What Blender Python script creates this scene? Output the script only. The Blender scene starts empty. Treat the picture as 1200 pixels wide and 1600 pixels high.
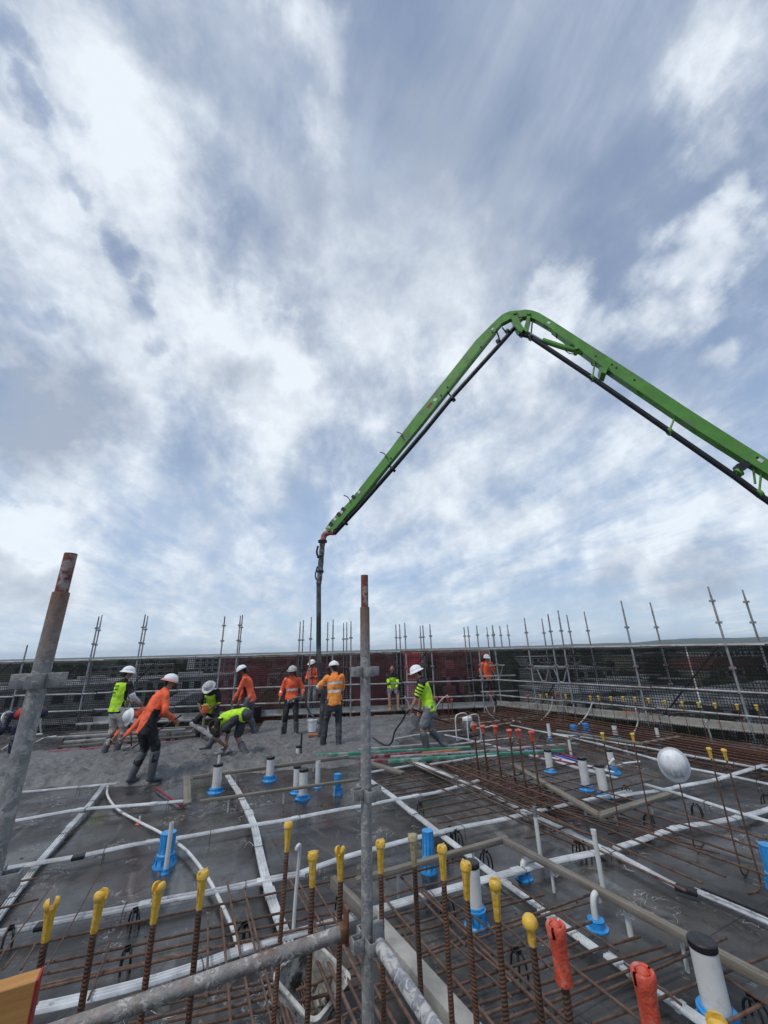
import bpy, bmesh, math, random
from mathutils import Vector, Matrix, Euler, noise
R = math.radians
random.seed(7)
scene = bpy.context.scene
C = scene.collection

# ---------------------------------------------------------------- camera
EYE, FPX, PITCH, ROLL, YAW = 2.1, 605.0, R(19.5), R(1.5), R(26.1875)
_h = Vector((math.sin(YAW), math.cos(YAW), 0)); _r0 = Vector((math.cos(YAW), -math.sin(YAW), 0)); _up = Vector((0, 0, 1))
_f = _h * math.cos(PITCH) + _up * math.sin(PITCH)
_u0 = _up * math.cos(PITCH) - _h * math.sin(PITCH)
_r = _r0 * math.cos(ROLL) - _u0 * math.sin(ROLL)
_u = _u0 * math.cos(ROLL) + _r0 * math.sin(ROLL)
cam_data = bpy.data.cameras.new('camera')
cam = bpy.data.objects.new('camera', cam_data); C.objects.link(cam)
cam.matrix_world = Matrix(((_r.x, _u.x, -_f.x, 0), (_r.y, _u.y, -_f.y, 0), (_r.z, _u.z, -_f.z, EYE), (0, 0, 0, 1)))
cam_data.sensor_fit = 'HORIZONTAL'; cam_data.sensor_width = 36; cam_data.lens = 36 * FPX / 1200
cam_data.clip_start = 0.05; cam_data.clip_end = 40000
scene.camera = cam

def ray(x, y):
    return (_r * ((x - 600) / FPX) + _u * ((800 - y) / FPX) + _f)
def at(x, y, w):                       # point at optical depth w
    return Vector((0, 0, EYE)) + ray(x, y) * w
def G(x, y, z=0.0):                    # point on the horizontal plane at height z
    d = ray(x, y); t = (z - EYE) / d.z
    return Vector((0, 0, EYE)) + d * t
def zat(x, y, X, Y):                   # height seen at a pixel above a ground point
    d = ray(x, y); return EYE + d.z * math.hypot(X, Y) / math.hypot(d.x, d.y)

# ---------------------------------------------------------------- sky, sun, exposure
world = bpy.data.worlds.new("World"); scene.world = world; world.use_nodes = True
wn = world.node_tree; wn.nodes.clear(); WL = wn.links
def wnode(t, **kw):
    n = wn.nodes.new(t)
    for k, v in kw.items(): setattr(n, k, v)
    return n
def wmath(op, a, b=None, c=None, clamp=False):
    n = wnode('ShaderNodeMath', operation=op, use_clamp=clamp)
    for i, v in enumerate((a, b, c)):
        if v is None: continue
        if isinstance(v, (int, float)): n.inputs[i].default_value = v
        else: WL.new(v, n.inputs[i])
    return n.outputs[0]
def wvec(op, a, b=None, s=None):
    n = wnode('ShaderNodeVectorMath', operation=op)
    for i, v in enumerate((a, b)):
        if v is None: continue
        if isinstance(v, (tuple, list, Vector)): n.inputs[i].default_value = tuple(v)
        else: WL.new(v, n.inputs[i])
    if s is not None:
        if isinstance(s, (int, float)): n.inputs['Scale'].default_value = s
        else: WL.new(s, n.inputs['Scale'])
    return n.outputs['Value'] if op in ('DOT_PRODUCT', 'LENGTH') else n.outputs[0]
def wnoise(vec, scale, detail, rough=.55, lac=2.0, dist=0.0):
    n = wnode('ShaderNodeTexNoise'); WL.new(vec, n.inputs['Vector'])
    n.inputs['Scale'].default_value = scale; n.inputs['Detail'].default_value = detail
    n.inputs['Roughness'].default_value = rough; n.inputs['Distortion'].default_value = dist
    n.inputs['Lacunarity'].default_value = lac
    return n
def wmix(fac, a, b):
    n = wnode('ShaderNodeMix', data_type='RGBA')
    for s, v in (('Factor', fac),): 
        if isinstance(v, (int, float)): n.inputs[0].default_value = v
        else: WL.new(v, n.inputs[0])
    for i, v in ((6, a), (7, b)):
        if isinstance(v, tuple): n.inputs[i].default_value = (*v, 1)
        else: WL.new(v, n.inputs[i])
    return n.outputs[2]
def wramp(v, lo, hi, smooth=True):
    n = wnode('ShaderNodeMapRange', interpolation_type='SMOOTHSTEP' if smooth else 'LINEAR')
    WL.new(v, n.inputs[0]); n.inputs[1].default_value = lo; n.inputs[2].default_value = hi
    return n.outputs[0]
SUN_EL, SUN_AZ = R(58), R(255)         # compass-like azimuth from +Y towards +X
sky = wnode('ShaderNodeTexSky', sky_type='NISHITA', sun_disc=False)
sky.sun_elevation = SUN_EL; sky.sun_rotation = SUN_AZ; sky.altitude = 30; sky.air_density = 1.0; sky.dust_density = .6; sky.ozone_density = 1.5
tc = wnode('ShaderNodeTexCoord'); D0 = wvec('NORMALIZE', tc.outputs['Generated'])
# warped direction, so that the cloud masses get ragged outlines
w1 = wnoise(D0, 2.6, 5, .55); w2 = wnoise(D0, 9.0, 6, .6)
D1 = wvec('ADD', D0, wvec('SCALE', wvec('SUBTRACT', w1.outputs['Color'], (.5, .5, .5)), s=.26))
D1 = wvec('ADD', D1, wvec('SCALE', wvec('SUBTRACT', w2.outputs['Color'], (.5, .5, .5)), s=.14))
D1 = wvec('NORMALIZE', D1)
def blobs(lst, default):
    acc = None
    for x, y, r, a in lst:
        c = ray(x, y).normalized(); e = ray(x + r * .7, y + r * .7).normalized()
        cr = c.dot(e)
        dp = wvec('DOT_PRODUCT', D1, c)
        v = wmath('MULTIPLY', wramp(dp, 1 - (1 - cr) * 2.8, 1 - (1 - cr) * -.15), a)
        acc = v if acc is None else wmath('ADD', acc, v)
    return wmath('ADD', acc, default)
# plane projected coordinates for the high streaked layer
sx = wnode('ShaderNodeSeparateXYZ'); WL.new(D0, sx.inputs[0])
inv = wmath('DIVIDE', 1.0, wmath('ADD', wmath('MAXIMUM', sx.outputs[2], 0.0), .13))
ca, sa = math.cos(R(12)), math.sin(R(12))
across = wmath('MULTIPLY', wmath('SUBTRACT', wmath('MULTIPLY', sx.outputs[0], ca), wmath('MULTIPLY', sx.outputs[1], sa)), inv)
along = wmath('MULTIPLY', wmath('ADD', wmath('MULTIPLY', sx.outputs[0], sa), wmath('MULTIPLY', sx.outputs[1], ca)), inv)
cx = wnode('ShaderNodeCombineXYZ'); WL.new(across, cx.inputs[0]); WL.new(wmath('MULTIPLY', along, .42), cx.inputs[1])
PL = cx.outputs[0]
st = wnoise(PL, 2.6, 10, .60, dist=.45).outputs[0]           # streaked sheet
st2 = wnoise(PL, 8.5, 9, .64, dist=.35).outputs[0]
cu = wnoise(D0, 6.0, 11, .60, dist=.25).outputs[0]           # billows
cu2 = wnoise(wvec('ADD', D0, (3.1, 1.7, .4)), 3.2, 7, .55).outputs[0]
fine = wnoise(wvec('ADD', D0, (7.7, 2.1, 5.4)), 20.0, 8, .62, dist=.3).outputs[0]
# how much white cloud covers the blue, place by place
cover = blobs([
    (110, 80, 140, .20), (185, 210, 110, .32), (60, 330, 110, .32), (300, 330, 120, .20), (270, 450, 80, .20), (30, 210, 50, .15), (230, 340, 50, .12),
    (85, 200, 26, -.34), (130, 290, 28, -.36), (175, 380, 30, -.42), (215, 465, 30, -.46), (240, 525, 22, -.4), (50, 120, 36, -.36), (150, 240, 20, -.2), (30, 470, 30, -.2),
    (490, 45, 60, .40), (485, 190, 36, .36), (515, 255, 26, .15), (620, 115, 60, .20), (640, 170, 40, .12), (420, 20, 50, .2), (740, 200, 40, .12),
    (600, 330, 200, .06), (700, 420, 120, .02), (560, 250, 130, .02), (780, 300, 150, -.04), (560, 440, 100, .12), (650, 500, 90, .14),
    (940, 330, 110, -.26), (1010, 220, 120, -.22), (900, 150, 120, -.08), (1190, 480, 80, -.25), (1010, 590, 60, -.16), (1150, 620, 60, -.1), (960, 430, 50, -.2),
    (1120, 385, 46, .44), (1030, 395, 30, .34), (1190, 275, 26, .40), (1160, 330, 30, .2), (1080, 90, 50, .24), (1150, 215, 36, .30), (1180, 60, 50, .2), (1120, 20, 50, .2),
    (860, 480, 44, .50), (960, 500, 60, .40), (1050, 490, 44, .36), (1100, 460, 30, .3), (1135, 560, 26, .42), (790, 590, 60, .36), (730, 560, 40, .2), (850, 560, 50, .3),
    (60, 620, 170, .36), (290, 540, 70, .34), (400, 560, 70, .50), (440, 620, 60, .46), (410, 710, 60, .36), (260, 640, 60, .24), (180, 500, 60, .16), (640, 690, 110, .22), (560, 600, 60, .15), (740, 800, 100, .14),
    (340, 790, 30, -.40), (480, 815, 40, -.40), (250, 750, 50, -.10), (520, 700, 40, -.12), (200, 790, 60, -.05),
    (70, 850, 60, .46), (20, 890, 60, .3), (1080, 860, 80, .44), (960, 850, 40, .3), (1180, 790, 44, .36), (1040, 735, 90, .16), (900, 700, 80, .10), (200, 880, 70, .16), (400, 880, 110, .16), (650, 860, 100, .16), (830, 830, 70, .18), (150, 745, 60, .18),
], .34)
# how much of that cloud is seen from its grey side
grey = blobs([
    (50, 610, 110, .46), (150, 640, 70, .42), (40, 700, 60, .35), (390, 620, 50, .36), (330, 590, 40, .2), (20, 900, 50, .5), (80, 890, 30, .3), (1110, 885, 50, .60), (990, 880, 36, .5), (250, 700, 50, .2),
    (650, 270, 200, .26), (760, 130, 200, .26), (560, 120, 150, .24), (300, 30, 100, .16), (420, 300, 80, .26), (900, 250, 150, .2), (900, 60, 150, .2), (560, 380, 90, .14), (340, 140, 70, .2), (330, 440, 50, .12),
    (185, 210, 90, -.25), (60, 310, 90, -.25), (40, 460, 50, -.25), (400, 520, 50, -.35), (460, 590, 30, -.2), (640, 540, 90, -.12), (860, 490, 50, -.4), (1110, 370, 60, -.35), (1020, 390, 40, -.2),
    (70, 825, 40, -.4), (1060, 830, 60, -.3), (485, 40, 60, -.4), (485, 190, 40, -.4), (1085, 90, 60, -.25), (110, 520, 60, -.2), (420, 700, 50, -.2), (1190, 275, 40, -.3), (960, 500, 60, -.25),
], .30)
el = wramp(sx.outputs[2], 0.0, .62, False)
tex = wmath('ADD', wmath('MULTIPLY', wmath('SUBTRACT', st, .5), 1.40), wmath('MULTIPLY', wmath('SUBTRACT', cu, .5), 1.10))
tex = wmath('ADD', tex, wmath('MULTIPLY', wmath('SUBTRACT', st2, .5), .66))
tex = wmath('ADD', tex, wmath('MULTIPLY', wmath('SUBTRACT', fine, .5), .40))
dens = wmath('ADD', cover, tex)
alpha = wmath('ADD', wmath('MULTIPLY', wramp(dens, .02, 1.02, True), .72), .16)
shade = wmath('ADD', grey, wmath('MULTIPLY', wmath('SUBTRACT', cu2, .5), .8))
shade = wmath('ADD', shade, wmath('MULTIPLY', wmath('SUBTRACT', cu, .5), -1.2))
shade = wmath('ADD', shade, wmath('MULTIPLY', wmath('SUBTRACT', dens, .60), -.30))
shade = wmath('ADD', shade, wmath('MULTIPLY', wmath('SUBTRACT', fine, .5), -.5), clamp=True)
cloudc = wmix(shade, (.84, .90, .955), (.375, .43, .525))
blue = wmix(.5, wvec('SCALE', sky.outputs[0], s=.085), (.19, .295, .52))
low = wmix(wramp(sx.outputs[2], .0, .22, True), (.47, .61, .74), (.27, .42, .66))
blue = wmix(wramp(sx.outputs[2], .12, .72, True), low, blue)     # paler air low down
veil = blobs([(620, 270, 230, .48), (400, 230, 120, .30), (560, 430, 130, .40), (760, 120, 160, .35), (720, 420, 100, .3), (330, 60, 120, .2), (640, 680, 150, .25), (900, 700, 150, .25), (340, 700, 120, .3), (300, 850, 150, .2), (900, 60, 120, .2)], .16)
veil = wmath('MULTIPLY', veil, wramp(st, .2, .75, True), clamp=True); veil = wmath('MULTIPLY', veil, 1.35, clamp=True)
under = wmix(veil, blue, wmix(wramp(cu2, .35, .65, True), (.56, .635, .745), (.38, .45, .57)))
skyc = wmix(alpha, under, cloudc)
bg = wnode('ShaderNodeBackground'); WL.new(skyc, bg.inputs[0]); bg.inputs[1].default_value = 1.0
wo = wnode('ShaderNodeOutputWorld'); WL.new(bg.outputs[0], wo.inputs[0])
world.cycles.sampling_method = 'MANUAL'; world.cycles.sample_map_resolution = 256

sun_d = bpy.data.lights.new('sun', 'SUN'); sun_d.energy = 1.5; sun_d.angle = R(10); sun_d.color = (1, .95, .88)
sun = bpy.data.objects.new('sun', sun_d); C.objects.link(sun)
sv = Vector((math.sin(SUN_AZ) * math.cos(SUN_EL), math.cos(SUN_AZ) * math.cos(SUN_EL), math.sin(SUN_EL)))
sun.rotation_euler = (-sv).to_track_quat('-Z', 'Y').to_euler()
scene.view_settings.view_transform = 'Standard'; scene.view_settings.look = 'None'
scene.view_settings.exposure = 0.14; scene.view_settings.gamma = 1.0; scene.view_settings.use_curve_mapping = False

# ---------------------------------------------------------------- materials
MATS = {}
class NT:
    def __init__(s, name):
        m = bpy.data.materials.new(name); m.use_nodes = True; s.m = m; s.t = m.node_tree; s.t.nodes.clear()
        s.p = s.n('ShaderNodeBsdfPrincipled'); s.o = s.n('ShaderNodeOutputMaterial'); s.l(s.p.outputs[0], s.o.inputs[0])
        s.tc = s.n('ShaderNodeTexCoord')
    def n(s, t, **kw):
        x = s.t.nodes.new(t)
        for k, v in kw.items(): setattr(x, k, v)
        return x
    def l(s, a, b): s.t.links.new(a, b)
    def inp(s, sock, v):
        if hasattr(v, 'is_linked') or isinstance(v, bpy.types.NodeSocket): s.l(v, sock)
        elif isinstance(v, (tuple, list)) and len(v) == 3 and sock.type == 'RGBA': sock.default_value = (*v, 1)
        else: sock.default_value = v
    def math(s, op, a, b=None, clamp=False):
        x = s.n('ShaderNodeMath', operation=op, use_clamp=clamp); s.inp(x.inputs[0], a)
        if b is not None: s.inp(x.inputs[1], b)
        return x.outputs[0]
    def mix(s, f, a, b, blend='MIX'):
        x = s.n('ShaderNodeMix', data_type='RGBA', blend_type=blend); s.inp(x.inputs[0], f); s.inp(x.inputs[6], a); s.inp(x.inputs[7], b)
        return x.outputs[2]
    def noise(s, scale, detail=4, rough=.55, vec=None, dist=0, out=0):
        x = s.n('ShaderNodeTexNoise'); s.l(vec if vec is not None else s.tc.outputs['Object'], x.inputs['Vector'])
        x.inputs['Scale'].default_value = scale; x.inputs['Detail'].default_value = detail
        x.inputs['Roughness'].default_value = rough; x.inputs['Distortion'].default_value = dist
        return x.outputs[out]
    def ramp(s, v, lo, hi, a=0.0, b=1.0):
        x = s.n('ShaderNodeMapRange', interpolation_type='SMOOTHSTEP'); s.inp(x.inputs[0], v)
        x.inputs[1].default_value = lo; x.inputs[2].default_value = hi; x.inputs[3].default_value = a; x.inputs[4].default_value = b
        return x.outputs[0]
    def mapping(s, scale=(1, 1, 1), rot=(0, 0, 0), loc=(0, 0, 0), vec=None):
        x = s.n('ShaderNodeMapping'); s.l(vec if vec is not None else s.tc.outputs['Object'], x.inputs[0])
        x.inputs['Scale'].default_value = scale; x.inputs['Rotation'].default_value = rot; x.inputs['Location'].default_value = loc
        return x.outputs[0]
    def bump(s, h, strength=.5, dist=.01, normal=None):
        x = s.n('ShaderNodeBump'); s.inp(x.inputs['Height'], h); x.inputs['Strength'].default_value = strength
        x.inputs['Distance'].default_value = dist
        if normal is not None: s.l(normal, x.inputs['Normal'])
        s.l(x.outputs[0], s.p.inputs['Normal']); return x.outputs[0]
    def set(s, col=None, rough=None, metal=None, **kw):
        if col is not None: s.inp(s.p.inputs['Base Color'], col)
        if rough is not None: s.inp(s.p.inputs['Roughness'], rough)
        if metal is not None: s.inp(s.p.inputs['Metallic'], metal)
        for k, v in kw.items(): s.inp(s.p.inputs[k], v)
        return s.m

def plain(name, col, rough=.6, metal=0., var=.18, scale=9., bump=0., bscale=60., dirt=None, dirt_amt=.5, dscale=6.):
    """a colour with uneven tone, optional dirt of another colour in patches, optional fine bump"""
    if name in MATS: return MATS[name]
    k = NT(name)
    n = k.noise(scale, 5, .6)
    c = k.mix(k.ramp(n, .3, .7), tuple(x * (1 - var) for x in col), tuple(min(1, x * (1 + var)) for x in col))
    if dirt:
        c = k.mix(k.math('MULTIPLY', k.ramp(k.noise(dscale, 7, .65), .5 - .0, .62), dirt_amt), c, dirt)
    k.set(c, k.ramp(k.noise(scale * 2, 3), .3, .7, max(.05, rough - .1), min(1, rough + .1)), metal)
    if bump: k.bump(k.noise(bscale, 4), bump, .01)
    MATS[name] = k.m
    return k.m

def mat_rust(name, a, b, ribs=True, axis='Z'):
    k = NT(name)
    c = k.mix(k.ramp(k.noise(14, 6, .65), .35, .65), a, b)
    rnd = k.n('ShaderNodeObjectInfo').outputs['Random']
    c = k.mix(k.math('MULTIPLY', rnd, .55), c, (.035, .024, .02))
    c = k.mix(k.ramp(k.noise(3.1, 5, .7), .58, .72, 0, .5), c, (.22, .16, .12))
    k.set(c, .78, .15)
    w = k.n('ShaderNodeTexWave', wave_type='BANDS', bands_direction='DIAGONAL', wave_profile='SIN')
    sc = (16, 16, 52) if axis == 'Z' else (52, 16, 16)
    k.l(k.mapping(sc), w.inputs[0]); w.inputs['Scale'].default_value = 1.0; w.inputs['Distortion'].default_value = 0
    k.bump(w.outputs['Fac'], .6 if ribs else .2, .0035)
    return k.m

def mat_galv(name, splat, base=(.30, .31, .33), rusty=0.0):
    k = NT(name)
    c = k.mix(k.ramp(k.noise(22, 6, .7), .3, .7), tuple(x * .62 for x in base), base)
    c = k.mix(k.ramp(k.noise(60, 3, .6), .55, .7, 0, .4), c, (.12, .12, .125))
    if rusty: c = k.mix(k.ramp(k.noise(5, 8, .7), .62 - rusty, .80 - rusty, 0, .85), c, (.20, .075, .04))
    sp = k.ramp(k.noise(24, 10, .75, dist=1.0), .62 - splat, .68 - splat)
    c = k.mix(k.math('MULTIPLY', sp, .85), c, k.mix(k.noise(40, 4), (.34, .33, .31), (.62, .60, .56)))
    k.set(c, k.math('ADD', k.math('MULTIPLY', sp, .35), .45), k.math('MULTIPLY', k.math('SUBTRACT', 1.0, sp), .45))
    k.bump(k.math('ADD', k.math('MULTIPLY', sp, .8), k.noise(90, 3)), .55, .003)
    return k.m

def mat_deck():
    k = NT('deck_film_ply')
    ob = k.tc.outputs['Object']
    br = k.n('ShaderNodeTexBrick'); k.l(ob, br.inputs[0])
    br.offset = .5; br.inputs['Scale'].default_value = 1.0; br.inputs['Brick Width'].default_value = 2.4; br.inputs['Row Height'].default_value = 1.2
    br.inputs['Mortar Size'].default_value = .004; br.inputs['Mortar Smooth'].default_value = .1; br.inputs['Bias'].default_value = 0
    br.inputs['Color1'].default_value = (0, 0, 0, 1); br.inputs['Color2'].default_value = (1, 1, 1, 1); br.inputs['Mortar'].default_value = (.5, .5, .5, 1)
    tone = k.n('ShaderNodeSeparateColor'); k.l(br.outputs['Color'], tone.inputs[0])
    c = k.mix(tone.outputs[0], (.026, .0245, .0235), (.050, .047, .044))
    c = k.mix(k.ramp(k.noise(.9, 7, .62), .44, .70), c, (.092, .082, .072))
    c = k.mix(k.ramp(k.noise(2.6, 8, .68, dist=.6), .46, .62, 0, .85), c, (.020, .0195, .020))
    # long wipes of dried slurry
    wipe = k.noise(1.0, 7, .62, vec=k.mapping((2.5, .8, 1), (0, 0, .35)), dist=1.2)
    c = k.mix(k.ramp(wipe, .54, .70, 0, .6), c, (.165, .157, .145))
    # chalk and paint scrawl, boot prints
    ln = k.noise(7.5, 2.5, .5, dist=1.0)
    line = k.ramp(k.math('ABSOLUTE', k.math('SUBTRACT', ln, .5)), .014, .004)
    msk = k.ramp(k.noise(1.15, 3, .5, vec=k.mapping((1, 1, 1), loc=(4, 9, 0))), .56, .63)
    c = k.mix(k.math('MULTIPLY', k.math('MULTIPLY', line, msk), .75), c, (.42, .42, .42))
    sp = k.ramp(k.noise(26, 4, .7), .68, .73, 0, .6)
    c = k.mix(k.math('MULTIPLY', sp, k.ramp(k.noise(.7, 3), .45, .6)), c, (.36, .35, .34))
    # dark spatter of water drops
    dk = k.ramp(k.noise(34, 3, .6), .66, .70)
    c = k.mix(k.math('MULTIPLY', dk, k.ramp(k.noise(.6, 4, .6, vec=k.mapping(loc=(7, 3, 0))), .50, .58)), c, (.012, .012, .013))
    # screw heads along the sheet edges, boot scuffs
    vo = k.n('ShaderNodeTexVoronoi', feature='F1'); k.l(k.mapping((3.3, 3.3, 1)), vo.inputs[0]); vo.inputs['Scale'].default_value = 1.0; vo.inputs['Randomness'].default_value = .12
    c = k.mix(k.ramp(vo.outputs['Distance'], .045, .03, 0, .6), c, (.012, .012, .012))
    sc = k.noise(5.5, 5, .6, vec=k.mapping((1.6, .7, 1), (0, 0, .9), (3, 3, 0)), dist=1.5)
    c = k.mix(k.math('MULTIPLY', k.ramp(sc, .62, .68), k.ramp(k.noise(.8, 3, vec=k.mapping(loc=(1, 8, 0))), .45, .6, 0, .55)), c, (.27, .26, .25))
    c = k.mix(br.outputs['Fac'], c, (.010, .010, .010))
    wet = k.ramp(k.noise(.75, 6, .6, vec=k.mapping(loc=(2, 5, 0))), .40, .62)
    k.set(c, k.mix(wet, (.20, .20, .20), (.62, .62, .62)), 0, **{'Specular IOR Level': .5})
    k.bump(k.math('ADD', k.noise(120, 3), k.math('MULTIPLY', br.outputs['Fac'], -3.0)), .22, .003)
    return k.m

def mat_concrete_wet():
    k = NT('wet_concrete')
    c = k.mix(k.ramp(k.noise(7, 9, .7), .3, .7), (.085, .085, .086), (.205, .203, .198))
    c = k.mix(k.ramp(k.noise(1.1, 4, .6), .42, .62, 0, .55), c, (.125, .125, .13))
    k.set(c, k.ramp(k.noise(1.6, 6), .38, .62, .22, .62))
    k.bump(k.noise(24, 8, .7), .8, .025)
    return k.m

def mat_timber(name, a, b, grey=.5, axis=0):
    k = NT(name)
    sc = [1.2, 1.2, 1.2]; 
    for i in range(3):
        if i != axis: sc[i] = 26.
    g = k.noise(1.0, 6, .65, vec=k.mapping(tuple(sc)), dist=.6)
    c = k.mix(k.ramp(g, .3, .7), a, b)
    c = k.mix(k.ramp(k.noise(2.2, 7, .7), .42, .62, 0, grey), c, (.22, .21, .195))
    c = k.mix(k.ramp(k.noise(9, 6, .7), .6, .7, 0, .5), c, (.06, .055, .05))
    k.set(c, .8); k.bump(g, .5, .003)
    return k.m

def mat_duct():
    k = NT('ribbed_duct_metal')
    w = k.n('ShaderNodeTexWave', wave_type='BANDS', bands_direction='X'); k.l(k.tc.outputs['UV'], w.inputs[0])
    w.inputs['Scale'].default_value = 14.0
    c = k.mix(k.ramp(k.noise(3.0, 6, .65), .35, .68), (.42, .43, .435), (.70, .715, .72))
    c = k.mix(k.ramp(k.noise(18, 6, .7), .56, .68, 0, .7), c, (.20, .19, .18))
    c = k.mix(k.ramp(k.noise(1.6, 6, .7), .55, .68, 0, .6), c, (.30, .29, .27))
    k.set(c, k.ramp(k.noise(4, 4), .3, .7, .35, .6), .15)
    return k.m

def mat_net(name, col, opacity, cell=.0, wire=.0, wirecol=None, folds=True):
    """woven screen: fine threads let part of the view through; UV in metres"""
    k = NT(name)
    uv = k.tc.outputs['UV']
    tr = k.n('ShaderNodeBsdfTransparent'); mx = k.n('ShaderNodeMixShader')
    c = k.mix(k.ramp(k.noise(1.3, 5, .6, vec=uv), .35, .65), tuple(x * .75 for x in col), tuple(x * 1.3 for x in col))
    k.set(c, .9)
    o = k.ramp(k.noise(.9, 5, .6, vec=k.mapping((1, .35, 1), vec=uv)), .35, .65, opacity - .10, min(.98, opacity + .08))
    th = k.n('ShaderNodeTexWave', wave_type='BANDS', bands_direction='Y'); k.l(uv, th.inputs[0]); th.inputs['Scale'].default_value = 3.2
    th.inputs['Distortion'].default_value = 1.5; th.inputs['Detail'].default_value = 3
    o = k.math('ADD', o, k.math('MULTIPLY', k.math('SUBTRACT', th.outputs['Fac'], .5), .10), clamp=True)
    k.l(o, mx.inputs[0]); k.l(tr.outputs[0], mx.inputs[1]); k.l(k.p.outputs[0], mx.inputs[2]); k.l(mx.outputs[0], k.o.inputs[0])
    return k.m

def mat_wiremesh(name, cell, wire, col):
    k = NT(name)
    s = k.n('ShaderNodeSeparateXYZ'); k.l(k.tc.outputs['UV'], s.inputs[0])
    def line(v, c):
        f = k.math('FRACT', k.math('DIVIDE', v, c)); return k.math('LESS_THAN', f, wire / c)
    g = k.math('MAXIMUM', line(s.outputs[0], cell), line(s.outputs[1], cell))
    tr = k.n('ShaderNodeBsdfTransparent'); mx = k.n('ShaderNodeMixShader')
    k.set(col, .6, .2); k.l(g, mx.inputs[0]); k.l(tr.outputs[0], mx.inputs[1]); k.l(k.p.outputs[0], mx.inputs[2]); k.l(mx.outputs[0], k.o.inputs[0])
    return k.m

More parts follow.
